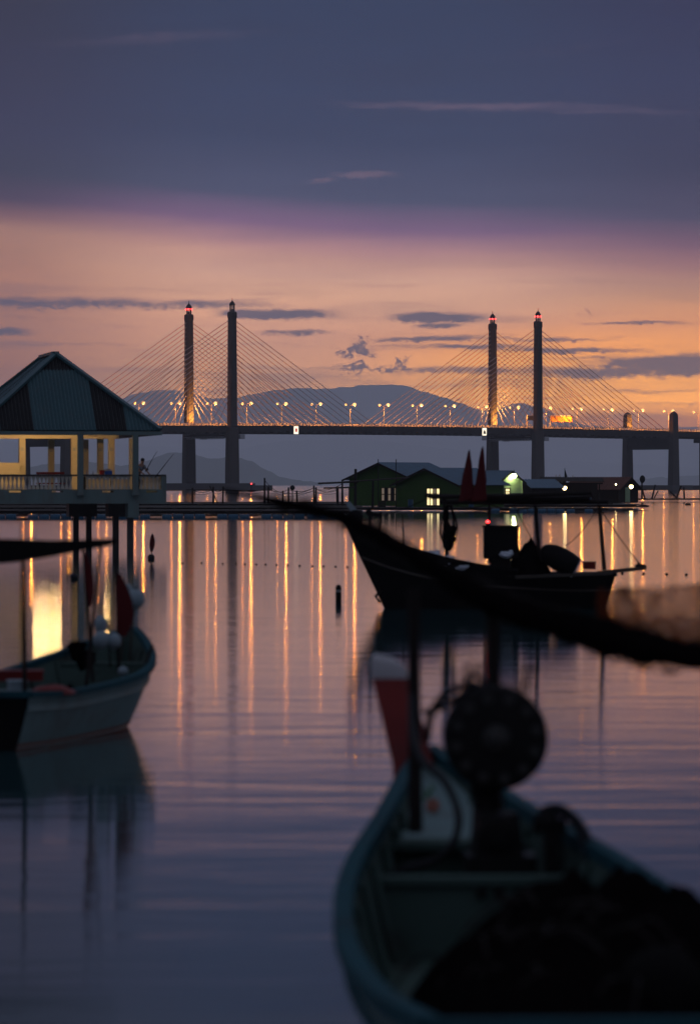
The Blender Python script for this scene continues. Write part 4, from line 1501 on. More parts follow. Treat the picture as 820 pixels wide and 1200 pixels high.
bulb(q3(-0.55, 0.1, 4.02), 0.26, 'bulb', 'very bright greenish white bulb at the gable of the pale hut')
bulb(P(661.5, 571.8, 484), 0.24, 'bulbwarm', 'warm bulb under the eave left of the brown roofed house')
bulb(P(739.3, 570.3, 509), 0.25, 'bulbwarm', 'warm bulb on the gable of the brown roofed house')
bulb(P(721.5, 567.6, 512), 0.09, 'bulbwarm', 'dim bulb under the eave of the brown roofed house')

hr = raft(418, 600, 428, 26, 0.44, 'raft carrying the two green houses', False, 8, 3)
hr2 = raft(560, 760, 470, 60, 0.52, 'raft carrying the low shed and the brown roofed house', False, 8, 4)
hr3 = raft(575, 712, 426, 12, 0.40, 'narrow raft with a row of pale barrels in front of the low shed', True, 4, 2)
hr4 = raft(738, 1000, 690, 10, 0.55, 'thin walkway raft with leaning posts at the right', False, 4, 2)
for px, yt, xo in ((753, 575, 0.4), (767.5, 568, -0.6), (785, 576, 1.4), (798, 569, -0.9), (801, 571, 0.1), (752, 562, 0)):
    q = P(px, yt, 694)
    mb = MB()
    mb.tube([(q.x + xo, 694, 0.4), q], [0.16, 0.13], 6)
    mb.build('post', 'darkwood', hr4)
mb = MB()
mb.tube([P(766, 584, 693.5), P(771, 575, 693.5)], 0.12, 6)
mb.tube([P(748, 574, 695), P(757, 574, 695)], 0.12, 6)
mb.build('rail', 'darkwood', hr4)
q = P(752.5, 561.5, 694)
mb = MB()
mb.ell(q, (0.5, 0.5, 0.7), 8, 6)
mb.build('bundle', 'darkwood', hr4, smooth=True)
# veranda posts and clutter of the sheds
mb = MB()
for px in (640, 652, 664, 676, 690, 702):
    q = P(px, 566, 490)
    mb.bar((q.x, 490, 0.5), (q.x, 490, q.z), 0.16)
q0, q9 = P(636, 566, 490), P(706, 566.5, 490)
mb.bar(q0, q9, 0.16, 0.2)
mb.bar(P(636, 575, 490), P(706, 575.5, 490), 0.1, 0.14)
vr = thing('veranda', (P(670, 566, 490).x, 490, 0.5), 'rough timber veranda between the low shed and the brown house', 'veranda')
mb.build('post_frame', 'brownwall', vr)
mb = MB()
a, c = P(634, 563.5, 486), P(708, 564.5, 486)
corrugated(mb, a + Vector((0, 4, 0.5)), c + Vector((0, 4, 0.5)), c, a, 26)
mb.build('roof_sheet', 'brownwall', vr)
mb = MB()
q = P(672, 575, 494)
mb.prism([P(637, 588, 495), P(700, 588, 495), P(700, 567, 495), P(637, 567, 495)], (0, 0.15, 0))
mb.build('wall', 'brownwall', vr)
q = P(735.5, 579, 508)
mb = MB()
mb.box((q.x, 508.4, 1.7), (0.62, 0.06, 1.9))
mb.box((q.x, 508.3, 1.7), (0.5, 0.06, 1.7))
tag(mb.build('door', 'palewall', origin=(q.x, 508.4, 0.7)), 'pale plank door leaning at the brown house front', 'door')
# crates and drums along the house rafts
clutter = [(481, 588, 432, 'drum', 'blue drum under the dark window of the larger green house'), (448, 589, 433, 'crate', 'dark crate at the corner of the larger green house'), (527, 590, 431, 'crate', 'dark crate at the right corner of the green house with the lit window'),
           (552, 589, 431, 'drum', 'drum standing between the lit window house and the pale hut'), (690, 588, 482, 'drum', 'drum in front of the veranda'), (714, 588, 482, 'crate', 'crate in front of the brown roofed house')]
for px, yb_, d, kd, lbx in clutter:
    X = (px - 410) * d / F
    zb = 0.56 if d > 450 else 0.5
    mb = MB()
    if kd == 'drum':
        mb.lathe([(0.28, 0), (0.29, 0.02), (0.29, 0.28), (0.31, 0.3), (0.29, 0.32), (0.29, 0.58), (0.31, 0.6), (0.29, 0.62), (0.29, 0.88), (0.24, 0.88)], (X, d, zb), 12)
        tag(mb.build('drum', 'barrel', origin=(X, d, zb), smooth=True), lbx, 'drum')
    else:
        for k in range(4):
            mb.box((X, d, zb + 0.09 + k * 0.17), (0.75, 0.55, 0.13))
        for sx in (-0.34, 0.34):
            for sy in (-0.29, 0.29):
                mb.box((X + sx, d + sy, zb + 0.34), (0.07, 0.05, 0.68))
        tag(mb.build('crate', 'brownwall', origin=(X, d, zb)), lbx, 'crate')


# small tree behind the sheds
def tree(px, ytop, d, rw, label):
    q = P(px, ytop, d)
    r = thing('small_tree', (q.x, d, 0.4), label, 'tree')
    mb = MB()
    mb.tube([(q.x, d, 0.4), (q.x + 0.15, d, q.z * 0.5), (q.x, d, q.z - 0.2)], [0.16, 0.11, 0.04], 7)
    for k in range(6):
        a = k * 1.1
        mb.tube([(q.x, d, q.z * (0.4 + 0.07 * k)), (q.x + cos(a) * rw * 0.7, d + sin(a) * rw * 0.7, q.z * (0.55 + 0.07 * k))], [0.06, 0.02], 5)
    mb.build('trunk', 'darkwood', r)
    mb = MB()
    for k in range(420):
        u = random.uniform(0, 1)
        a = random.uniform(0, 2 * pi)
        rr = rw * sqrt(random.random()) * (1.1 - u * 0.75)
        c = Vector((q.x + cos(a) * rr, d + sin(a) * rr, q.z * (0.42 + 0.58 * u)))
        s_ = random.uniform(0.10, 0.24)
        e1 = Vector((random.gauss(0, 1), random.gauss(0, 1), random.gauss(0, 1))).normalized()
        e2 = e1.orthogonal().normalized()
        mb.add([c - e1 * s_, c + e2 * s_ * 0.5, c + e1 * s_, c - e2 * s_ * 0.5], [(0, 1, 2, 3)])
    mb.build('crown', 'leaf', r, kind='stuff')


tree(657, 560, 520, 1.3, 'small dark tree behind the low shed')
mb = MB()
q = P(661.5, 548.5, 515)
mb.tube([(q.x, 515, 0.5), (q.x, 515, q.z)], [0.09, 0.03], 6)
mb.prism([Vector((q.x + 0.02, 515, q.z - 0.1)), Vector((q.x + 0.34, 515, q.z - 1.1)), Vector((q.x + 0.02, 515, q.z - 1.5))], (0, 0.05, 0))
tag(mb.build('flag_pole', 'black', origin=(q.x, 515, 0.5)), 'thin dark pole with a drooping pennant by the small tree', 'pole')


# ------------------------------------------------------------------ boats
def catmull(tab, t):
    """smooth interpolation of rows (t, a, b, c ...)"""
    for i in range(len(tab) - 1):
        if tab[i][0] <= t <= tab[i + 1][0]:
            p0, p1, p2, p3 = tab[max(i - 1, 0)], tab[i], tab[i + 1], tab[min(i + 2, len(tab) - 1)]
            k = (t - p1[0]) / (p2[0] - p1[0])
            out = []
            for j in range(1, len(p1)):
                m1 = (p2[j] - p0[j]) / max(1e-6, p2[0] - p0[0]) * (p2[0] - p1[0])
                m2 = (p3[j] - p1[j]) / max(1e-6, p3[0] - p1[0]) * (p2[0] - p1[0])
                k2, k3 = k * k, k * k * k
                out.append((2 * k3 - 3 * k2 + 1) * p1[j] + (k3 - 2 * k2 + k) * m1 + (-2 * k3 + 3 * k2) * p2[j] + (k3 - k2) * m2)
            return out
    return list(tab[-1][1:])


class Hull:
    def __init__(self, stern, bow, tab, lo=0.45, pw=0.6, rake=0.5, srake=0.0, zk=-0.25):
        self.o = Vector((stern[0], stern[1], 0))
        d = Vector((bow[0] - stern[0], bow[1] - stern[1], 0))
        self.L = d.length
        self.u = d.normalized()
        self.w = Vector((self.u.y, -self.u.x, 0))       # starboard
        self.tab, self.lo, self.pw, self.rake, self.srake, self.zk = tab, lo, pw, rake, srake, zk

    def pt(self, t, side, q, inset=0.0):
        b, zr = catmull(self.tab, t)
        lo = self.lo * max(0.0, 1 - max(0, (t - 0.55) / 0.45) ** 1.5)
        w = max(0.0, b * (lo + (1 - lo) * q ** self.pw) - inset)
        z = self.zk + (zr - self.zk) * q
        a = t * self.L - self.rake * (1 - q) * max(0, (t - 0.5) * 2) ** 2 + self.srake * (1 - q) * max(0, (0.5 - t) * 2) ** 2
        if inset and t > 0.9:
            a -= inset * (t - 0.9) * 10
        p = self.o + self.u * a + self.w * (side * w)
        return Vector((p.x, p.y, z))

    def at(self, t, side, z):
        """point above the boat: t along, side in half-beams, height z"""
        b, zr = catmull(self.tab, t)
        p = self.o + self.u * (t * self.L) + self.w * (side * b)
        return Vector((p.x, p.y, z))

    def strip(self, mb, q0, q1, nt=28, nq=5, inset=0.0, t0=0.0, t1=1.0):
        for side in (-1, 1):
            vs, fs = [], []
            for i in range(nt + 1):
                for j in range(nq + 1):
                    vs.append(self.pt(t0 + (t1 - t0) * i / nt, side, q0 + (q1 - q0) * j / nq, inset))
            n = nq + 1
            for i in range(nt):
                for j in range(nq):
                    a = i * n + j
                    fs.append((a, a + n, a + n + 1, a + 1))
            mb.add(vs, fs)
        return mb

    def closer(self, mb, t, q0, q1, nq=5, inset=0.0, off=0.0):
        vs = []
        for side in (-1, 1):
            for j in range(nq + 1):
                vs.append(self.pt(t, side, q0 + (q1 - q0) * j / nq, inset) + self.u * off)
        n = nq + 1
        mb.add(vs, [(j, j + 1, n + j + 1, n + j) for j in range(nq)])

    def bottom(self, mb, q, nt=28, inset=0.0, t0=0.0, t1=1.0, dz=0.0):
        vs = []
        for i in range(nt + 1):
            t = t0 + (t1 - t0) * i / nt
            for side in (-1, 1):
                vs.append(self.pt(t, side, q, inset) + Vector((0, 0, dz)))
        mb.add(vs, [(2 * i, 2 * i + 1, 2 * i + 3, 2 * i + 2) for i in range(nt)])

    def rail(self, mb, wi, h, q=1.0, dz=0.0, out=0.03, nt=36, sides=(-1, 1)):
        for side in sides:
            vs, fs = [], []
            for i in range(nt + 1):
                t = i / nt
                p = self.pt(t, side, q)
                n = self.w * side
                vs += [p + n * out + Vector((0, 0, dz)), p + n * out + Vector((0, 0, dz + h)), p + n * (out - wi) + Vector((0, 0, dz + h)), p + n * (out - wi) + Vector((0, 0, dz))]
            for i in range(nt):
                for k in range(4):
                    a, c = i * 4 + k, i * 4 + (k + 1) % 4
                    fs.append((a, c, c + 4, a + 4))
            fs += [(3, 2, 1, 0), tuple(nt * 4 + k for k in range(4))]
            mb.add(vs, fs)


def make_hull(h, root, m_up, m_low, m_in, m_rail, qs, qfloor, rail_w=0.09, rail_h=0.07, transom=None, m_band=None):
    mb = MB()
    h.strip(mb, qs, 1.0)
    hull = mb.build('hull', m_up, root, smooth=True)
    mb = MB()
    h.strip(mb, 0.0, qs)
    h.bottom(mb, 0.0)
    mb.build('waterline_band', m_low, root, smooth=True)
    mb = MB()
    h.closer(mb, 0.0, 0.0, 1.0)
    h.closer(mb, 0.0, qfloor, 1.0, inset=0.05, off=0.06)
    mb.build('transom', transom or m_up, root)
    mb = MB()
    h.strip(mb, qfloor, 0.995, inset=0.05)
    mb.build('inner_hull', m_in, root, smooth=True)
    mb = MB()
    h.bottom(mb, qfloor, inset=0.05)
    mb.build('sole', m_in, root)
    mb = MB()
    h.rail(mb, rail_w, rail_h, dz=-0.02)
    mb.bar(h.pt(0, -1, 1.0) + Vector((0, 0, 0.012)), h.pt(0, 1, 1.0) + Vector((0, 0, 0.012)), 0.10, rail_h)
    mb.build('gunwale', m_rail, root)
    return hull


def ribs(h, root, ts, m, q0, q1=0.95):
    mb = MB()
    for t in ts:
        for side in (-1, 1):
            pts = [h.pt(t, side, q0 + (q1 - q0) * j / 5, 0.075) for j in range(6)]
            mb.tube(pts, 0.03, 4)
    mb.build('frame_rib', m, root, kind='stuff')


def thwart(h, root, t, z, w, m, th=0.05, name='thwart', frac=0.96):
    mb = MB()
    a, c = h.at(t, -frac, z), h.at(t, frac, z)
    mb.bar(a, c, w, th)
    return mb.build(name, m, root)


def section(h, mb, t, z0, z1, th):
    """plate across the boat that follows the hull between two heights"""
    b, zr = catmull(h.tab, t)
    qa, qb = [(z - h.zk) / (zr - h.zk) for z in (z0, z1)]
    L = [h.pt(t, -1, qa + (qb - qa) * i / 5, 0.055) for i in range(6)]
    R = [h.pt(t, 1, qa + (qb - qa) * i / 5, 0.055) for i in range(6)]
    mb.prism(L + R[::-1], h.u * th)


def drop(mb, pts, r, n=6):
    """smooth tube through the points"""
    pts = [Vector(p) for p in pts]
    out = []
    for i in range(len(pts) - 1):
        p0, p1, p2, p3 = pts[max(i - 1, 0)], pts[i], pts[i + 1], pts[min(i + 2, len(pts) - 1)]
        for k in range(6):
            t = k / 6
            out.append(0.5 * ((2 * p1) + (p2 - p0) * t + (2 * p0 - 5 * p1 + 4 * p2 - p3) * t * t + (3 * p1 - p0 - 3 * p2 + p3) * t ** 3))
    out.append(pts[-1])
    mb.tube(out, r, n)


def mound(mb, c, rx, ry, h, rz, n=34, m=22, seed=0.0, rough=0.16, base=0.0):
    vs, fs = [], []
    for j in range(m + 1):
        rr = j / m
        for i in range(n):
            a = 2 * pi * i / n
            x, y = cos(a) * rr, sin(a) * rr
            nz = mnoise.fractal(Vector((x * 2.3 + seed, y * 2.3, seed)), 0.8, 2.0, 5)
            k = 1 + 0.18 * mnoise.noise(Vector((cos(a) * 1.5 + seed, sin(a) * 1.5, 3.3)))
            z = h * max(0.0, 1 - rr ** 2.4) * (1 + rough * 1.6 * nz) + 0.02 * mnoise.noise(Vector((x * 14, y * 14, seed)))
            X, Y = x * rx * k, y * ry * k
            vs.append((c[0] + X * cos(rz) - Y * sin(rz), c[1] + X * sin(rz) + Y * cos(rz), c[2] + z))
    for j in range(m):
        for i in range(n):
            a, b_ = j * n + i, j * n + (i + 1) % n
            fs.append((a, b_, b_ + n, a + n))
    mb.add(vs, fs)


# ---- near boat, lower right
nb = Hull((1.02, 16.55), (0.56, 28.7), [(0.0, 0.70, 0.70), (0.08, 0.86, 0.69), (0.22, 0.95, 0.71), (0.38, 0.90, 0.75), (0.52, 0.76, 0.80), (0.68, 0.53, 0.86), (0.82, 0.34, 0.92), (0.94, 0.15, 0.99), (1.0, 0.045, 1.04)], lo=0.5, pw=0.55, rake=1.2, srake=0.5)
B1 = thing('fishing_boat', (0.85, 21, 0), 'nearest fishing boat with a tall red stem post and a big net drum', 'boat')
make_hull(nb, B1, 'hullwhite', 'hullblue', 'hullinner', 'hullblue', 0.42, 0.40, 0.10, 0.08)
ribs(nb, B1, [0.1 + 0.075 * i for i in range(11)], 'hullinner', 0.42)
mb = MB()
nb.rail(mb, 0.04, 0.06, q=0.80, dz=0.0, out=0.035)
mb.build('rubbing_strake', 'hullblue', B1)
# bulkhead across the middle and the foredeck box
mb = MB()
tt = 0.555
a, c = nb.at(tt, -0.97, 0), nb.at(tt, 0.97, 0)
section(nb, mb, tt, 0.12, 0.63, 0.05)
bk = mb.build('bulkhead', 'hullinner', B1)
mb = MB()
mb.bar(a + Vector((0, 0, 0.655)) + nb.u * 0.04, c + Vector((0, 0, 0.655)) + nb.u * 0.04, 0.17, 0.045)
mb.build('bulkhead_cap', 'hullinner', bk)
mb = MB()
for px in (565.5, 586):
    q = P(px, 1050, 23.1)
    mb.lathe([(0.025, -0.03), (0.032, -0.02), (0.032, 0.01), (0.02, 0.012)], (q.x, nb.at(tt, 0, 0).y - 0.02, 0.58), 10, 'y')
mb.build('bolt', 'iron', bk)
tt = 0.70
mb = MB()
a, c = nb.at(tt, -0.94, 0), nb.at(tt, 0.94, 0)
section(nb, mb, tt, 0.20, 0.685, 0.05)
mb.bar(a + Vector((0, 0, 0.71)), c + Vector((0, 0, 0.71)), 0.34, 0.05)
mb.build('thwart', 'hullinner', B1)
# sloping foredeck that climbs from the thwart to the bow
T0, T1, Z0, Z1 = 0.725, 0.985, 0.63, 0.985


def ramp_pt(t_, sd, dz=0.0):
    z = Z0 + (Z1 - Z0) * (t_ - T0) / (T1 - T0)
    b, zr = catmull(nb.tab, t_)
    q = min(0.985, (z - nb.zk) / (zr - nb.zk))
    p = nb.pt(t_, 1 if sd > 0 else -1, q, 0.055)
    c = nb.at(t_, 0, z)
    return c + (Vector((p.x, p.y, z)) - c) * abs(sd) + Vector((0, 0, dz + 0.03 * abs(sd) ** 2))


mb = MB()
vs = []
for i in range(13):
    t_ = T0 + (T1 - T0) * i / 12
    for sd in (-1, -0.66, -0.33, 0, 0.33, 0.66, 1):
        vs.append(ramp_pt(t_, sd))
mb.add(vs, [(i * 7 + k, i * 7 + k + 1, i * 7 + k + 8, i * 7 + k + 7) for i in range(12) for k in range(6)])
section(nb, mb, T0, 0.25, Z0 - 0.01, 0.02)
fd = mb.build('foredeck', 'hullwhite', B1)
# flower painted on the foredeck
pa, pb, pc_ = nb.at(T0, 0, Z0), nb.at(T1, 0, Z1), nb.at(T0, 1, Z0)
pn = (pb - pa).cross(pc_ - pa).normalized()
if pn.z < 0:
    pn = -pn


def on_deck(px, py):
    o, dd = Vector((0, 0, CH)), P(px, py, 1.0) - Vector((0, 0, CH))
    return o + dd * ((pa - o).dot(pn) / dd.dot(pn)) + pn * 0.016


mb = MB()
for k in range(5):
    a = k * 2 * pi / 5 + 0.3
    mb.prism([on_deck(507 + 4.5 * cos(a) + 4.2 * cos(b_), 947 + 4.5 * sin(a) + 4.2 * sin(b_)) for b_ in [i * pi / 4 for i in range(8)]], pn * 0.003)
mb.build('painted_flower', 'decor_red', fd)
mb = MB()
for (cx, cy, a, l) in ((501, 932, 0.8, 7), (506, 927, 1.9, 7), (498, 938, 2.5, 5)):
    mb.prism([on_deck(cx + l * cos(a), cy + l * sin(a)), on_deck(cx - 2.4 * sin(a), cy + 2.4 * cos(a)), on_deck(cx - l * cos(a), cy - l * sin(a)), on_deck(cx + 2.4 * sin(a), cy - 2.4 * cos(a))], pn * 0.0025)
mb.build('painted_leaf', 'decor_green', fd)
# stem post
sp = P(484, 900, 28.35)
top = P(454, 770, 28.75)
mb = MB()
wv = nb.w
secs = [(P(485, 930, 28.2), 0.29, 0.12), (P(484, 897, 28.3), 0.295, 0.11), (P(470, 840, 28.45), 0.285, 0.10), (P(459, 795, 28.6), 0.28, 0.09)]
vs = []
for (c, w_, th) in secs:
    for (a, b_) in ((-1, -1), (1, -1), (1, 1), (-1, 1)):
        vs.append(c + Vector((1, 0, 0)) * a * w_ / 2 + Vector((0, 1, 0)) * b_ * th)
fs = []
for i in range(len(secs) - 1):
    for k in range(4):
        a, b_ = i * 4 + k, i * 4 + (k + 1) % 4
        fs.append((a, b_, b_ + 4, a + 4))
fs += [(3, 2, 1, 0), (12, 13, 14, 15)]
mb.add(vs, fs)
stem = mb.build('stem_post', 'redpaint', B1)
mb = MB()
vs = [Vector(v) for v in vs[12:16]]
cap = []
for (f_, dzc, dxc) in ((1.02, 0.002, 0), (1.0, 0.05, -0.012), (0.86, 0.12, -0.03), (0.45, 0.165, -0.055)):
    c = sum(vs, Vector()) / 4
    for v in vs:
        cap.append(c + (v - c) * f_ + Vector((dxc, 0, dzc + (0.035 * (c.x - v.x) / 0.14 * f_ if dzc > 0.01 else 0))))
fs = []
for i in range(3):
    for k in range(4):
        a, b_ = i * 4 + k, i * 4 + (k + 1) % 4
        fs.append((a, b_, b_ + 4, a + 4))
fs.append((12, 13, 14, 15))
mb.add(cap, fs)
mb.build('stem_cap', 'white', stem)
# poles standing in the boat
for (px, yt, yb_, d, r_, lbx) in ((484, 690, 976, 25.0, 0.042, 'left'), (577, 690, 1040, 24.6, 0.048, 'right')):
    mb = MB()
    a, c = P(px + 3, yb_, d), P(px, yt, d)
    mb.tube([a, a.lerp(c, 0.5), c], [r_ * 1.1, r_, r_ * 0.9], 8)
    mb.build('pole', 'darkwood', B1, smooth=True)
# net drum
dc = P(580.5, 865, 23.9)
mb = MB()
mb.lathe([(0.10, -0.10), (0.285, -0.10), (0.315, -0.085), (0.318, -0.06), (0.30, -0.045), (0.20, -0.02), (0.20, 0.10), (0.30, 0.12), (0.318, 0.135), (0.315, 0.16), (0.285, 0.17), (0.1, 0.17)], dc, 40, 'y')
drum = mb.build('net_drum', 'iron', B1, smooth=True)
for k in range(12):
    a = k * 2 * pi / 12 + 0.2
    mb = MB()
    mb.lathe([(0.030, -0.012), (0.034, 0.0), (0.034, 0.012)], (dc.x + 0.245 * cos(a), dc.y - 0.105, dc.z + 0.245 * sin(a)), 10, 'y')
    mb.build('boss', 'bossmetal', drum)
mb = MB()
mb.lathe([(0.03, -0.10), (0.05, -0.085), (0.06, -0.05), (0.085, -0.04), (0.09, 0.02)], (dc.x, dc.y - 0.10, dc.z), 16, 'y')
mb.build('hub', 'bossmetal', drum)
mb = MB()
for px in (556, 577):
    a, c = P(px, 1030, 23.95), P(px + (8 if px < 560 else 0), 905, 24.0)
    mb.bar(a, c, 0.075, 0.10)
mb.bar(P(551, 925, 23.98), P(583, 925, 23.98), 0.08, 0.10)
mb.bar(P(577, 930, 24.05), P(580, 865, 24.05), 0.07, 0.07)
stand = mb.build('drum_stand', 'iron', B1)
mb = MB()
gc = P(582, 978, 23.8)
mb.box(gc, (0.30, 0.26, 0.26), 0.1, 0.8)
mb.lathe([(0.06, -0.16), (0.11, -0.15), (0.12, 0.0), (0.12, 0.05)], (gc.x, gc.y - 0.02, gc.z + 0.02), 16, 'y')
mb.box((gc.x + 0.02, gc.y, gc.z - 0.26), (0.42, 0.36, 0.28), 0.05)
mb.build('gearbox', 'iron', stand)
mb = MB()
drop(mb, [P(500, 868, 24.2), P(505, 838, 24.1), P(523, 813, 24.0), P(548, 803, 23.95), P(566, 806, 23.9)], 0.024)
drop(mb, [P(497, 835, 24.2), P(520, 828, 24.1), P(545, 812, 24.0), P(562, 805, 23.9)], 0.020)
drop(mb, [P(484, 800, 25.05), P(483, 850, 24.8), P(494, 890, 24.5), P(520, 915, 24.3), P(537, 955, 24.1), P(530, 990, 24.0), P(505, 1010, 24.0), P(470, 1020, 24.0), P(445, 1035, 24.0)], 0.026)
drop(mb, [P(548, 803, 23.95), P(551, 790, 23.95), P(565, 796, 23.9), P(575, 806, 23.9)], 0.016)
mb.build('hose', 'black', stand, smooth=True)
mb = MB()
for i in range(7):
    a = P(540 + i * 5, 806, 24.3)
    drop(mb, [a, P(541 + i * 4, 785 - (i % 3) * 4, 24.35), P(548 + i * 4, 778 + (i % 2) * 5, 24.4)], 0.005, 4)
for i in range(5):
    drop(mb, [P(606 + i * 3, 812, 24.2), P(609 + i * 4, 790 - i * 2, 24.25), P(612 + i * 5, 776 + i * 3, 24.3)], 0.005, 4)
for i in range(4):
    drop(mb, [P(568 + i * 7, 922, 23.8), P(567 + i * 8, 936, 23.8), P(568 + i * 7, 950, 23.8)], 0.006, 4)
mb.build('net_strand', 'net', drum, kind='stuff')
# little winch on the right
wc = P(644, 968, 23.6)
winch = MB()
winch.lathe([(0.06, -0.10), (0.075, -0.09), (0.04, -0.06), (0.04, 0.06), (0.075, 0.09), (0.06, 0.10)], wc, 14, 'x')
winch.bar(wc + Vector((0, 0, 0.02)), wc + Vector((0.02, 0, -0.42)), 0.09, 0.10)
winch.ell(wc + Vector((0.0, 0.0, 0.02)), (0.06, 0.07, 0.08), 10, 7)
winch = winch.build('winch', 'iron', B1, smooth=True)
mb = MB()
drop(mb, [wc + Vector((-0.05, 0, 0.05)), P(638, 950, 23.6), P(655, 947, 23.55), P(674, 960, 23.5), P(687, 980, 23.45), P(693, 1000, 23.4)], 0.028)
drop(mb, [wc + Vector((0.0, 0, 0.05)), P(648, 955, 23.65), P(663, 955, 23.6), P(678, 974, 23.5), P(687, 1000, 23.4), P(689, 1015, 23.4)], 0.024)
drop(mb, [wc + Vector((0.0, 0, 0.05)), P(652, 975, 23.6), P(660, 1000, 23.6), P(655, 1025, 23.6)], 0.014)
mb.build('hose', 'black', winch, smooth=True)
# heap of dark net filling the stern
mb = MB()
mound(mb, (1.12, 19.3, 0.42), 0.86, 2.1, 0.50, 0.0, seed=2.2)
mound(mb, (1.45, 19.6, 0.40), 0.55, 1.5, 0.62, 0.0, seed=5.2)
mound(mb, (0.85, 18.0, 0.36), 0.62, 1.2, 0.40, 0.2, seed=8.7)
heap = mb.build('net_heap', 'net', origin=(1.1, 19.3, 0.35), smooth=True)
tag(heap, 'heap of black fishing net filling the back of the nearest boat', 'fishing net')
mb = MB()
for k in range(70):
    a, rr = random.uniform(0, 2 * pi), sqrt(random.random())
    x, y = 1.12 + 0.72 * rr * cos(a), 19.2 + 1.7 * rr * sin(a)
    z = 0.46 + 0.50 * max(0, 1 - rr ** 2.4)
    l = random.uniform(0.15, 0.5)
    a2 = random.uniform(0, 2 * pi)
    drop(mb, [(x, y, z), (x + l * cos(a2) * 0.5, y + l * sin(a2), z + random.uniform(0.02, 0.06)), (x + l * cos(a2), y + l * sin(a2) * 1.3, z - 0.12)], 0.007, 4)
s1 = mb.build('strand', 'rope', heap, kind='stuff')
mb = MB()
mb.lathe([(0.06, -0.05), (0.16, -0.04), (0.20, 0.0), (0.16, 0.04), (0.06, 0.05)], P(775, 1160, 17.9), 20, 'y')
mb.build('float_ring', 'hulldark', heap, smooth=True)

# ---- furled net slung over the two poles of the near boat
fn = thing('slung_net', P(577, 700, 24.7), 'dark net slung from a long pole across the poles of the nearest boat', 'fishing net')
cl = [(268, 576, 2.5, 27.5), (300, 582, 3.5, 27.0), (330, 589, 5.5, 26.6), (365, 597, 6.5, 26.2), (400, 606, 7.5, 25.8), (440, 625, 8, 25.4), (483, 649, 9, 25.05), (530, 680, 12, 24.8), (577, 706, 15, 24.6), (630, 725, 17, 24.4),
      (690, 741, 20, 24.2), (745, 756, 19, 24.0), (800, 768, 15, 23.8), (860, 775, 14, 23.6), (930, 774, 13, 23.4), (1010, 764, 11, 23.2)]
pts = [P(x, y, d - 0.12) for (x, y, r_, d) in cl]
rad = [r_ * d / F for (x, y, r_, d) in cl]
mb = MB()
fine, fr_ = [], []
for i in range(len(pts) - 1):
    for k in range(5):
        t_ = k / 5
        p = pts[i].lerp(pts[i + 1], t_)
        p.z += 0.012 * mnoise.noise(Vector((p.x * 6, 0, 1.1)))
        fine.append(p)
        fr_.append((rad[i] + (rad[i + 1] - rad[i]) * t_) * (1 + 0.25 * mnoise.noise(Vector((p.x * 7, 2.2, 0))) + 0.22 * mnoise.noise(Vector((p.x * 23, 5.2, 0)))))
mb.tube(fine, fr_, 12)
mb.build('net_roll', 'net', fn, smooth=True)
mb = MB()
for k in range(150):
    i = random.randint(8, len(fine) - 8)
    j = min(len(fine) - 1, i + random.randint(2, 6))
    a, c = fine[i], fine[j]
    m_ = a.lerp(c, 0.5) + Vector((0, random.uniform(-0.05, 0.05), random.choice((-1, -1, 1)) * (fr_[i] + random.uniform(0.0, 0.05))))
    drop(mb, [a, m_, c], random.uniform(0.003, 0.006), 4)
mb.build('loose_strand', 'rope', fn, kind='stuff')
mb = MB()
mb.tube([P(262, 574, 27.6), P(400, 603, 25.8), P(577, 694, 24.62), P(700, 736, 24.2)], [0.014, 0.022, 0.026, 0.026], 8)
mb.build('spar', 'darkwood', fn, smooth=True)
# the hanging sheet: open mesh between a head rope and the roll
topl = [(703, 692, 24.18), (704.5, 692, 24.16), (706, 692, 24.15), (770, 689, 23.95), (850, 684, 23.7), (1010, 668, 23.2)]


def along(lst, t):
    f_ = t * (len(lst) - 1)
    i = min(int(f_), len(lst) - 2)
    k = f_ - i
    a, b_ = lst[i], lst[i + 1]
    return tuple(a[j] + (b_[j] - a[j]) * k for j in range(len(a)))


botl = [(703, 744, 24.07), (704.5, 744, 24.06), (706, 745, 24.05), (770, 762, 23.85), (850, 774, 23.6), (1010, 765, 23.2)]
mb = MB()
drop(mb, [P(*q) for q in topl], 0.007, 6)
mb.build('head_rope', 'rope', fn)


def sheet(seed, off, nu, nv, r_, k0=0.0):
    vs, fs = [], []
    g = {}
    for i in range(nu + 1):
        for j in range(nv + 1):
            a, b_ = along(topl, i / nu), along(botl, i / nu)
            k = k0 + (1 - k0) * j / nv
            p = P(*a).lerp(P(*b_), k)
            p.z -= 0.05 * sin(pi * k) * (1 + mnoise.noise(Vector((i * 0.08, seed, 0)))) - 0.03 * mnoise.noise(Vector((i * 0.05, seed, 9.0)))
            p.y += off + 0.06 * mnoise.noise(Vector((i * 0.07, k * 2, seed)))
            p.x += 0.035 * mnoise.noise(Vector((i * 0.1, k * 3, seed + 5)))
            g[i, j] = p

    def strand(p, q):
        d = q - p
        n = Vector((-d.z, 0, d.x))
        if n.length < 1e-6:
            return
        n = n.normalized() * r_
        m_ = Vector((0, r_, 0))
        o = len(vs)
        for c in (p, q):
            vs.extend([c + n, c - n * 0.5 + m_, c - n * 0.5 - m_])
        fs.extend([(o, o + 1, o + 4, o + 3), (o + 1, o + 2, o + 5, o + 4), (o + 2, o, o + 3, o + 5)])
    for i in range(nu):
        for j in range(nv):
            if (i + j) % 2 == 0:
                strand(g[i, j], g[i + 1, j + 1])
            else:
                strand(g[i + 1, j], g[i, j + 1])
    return vs, fs


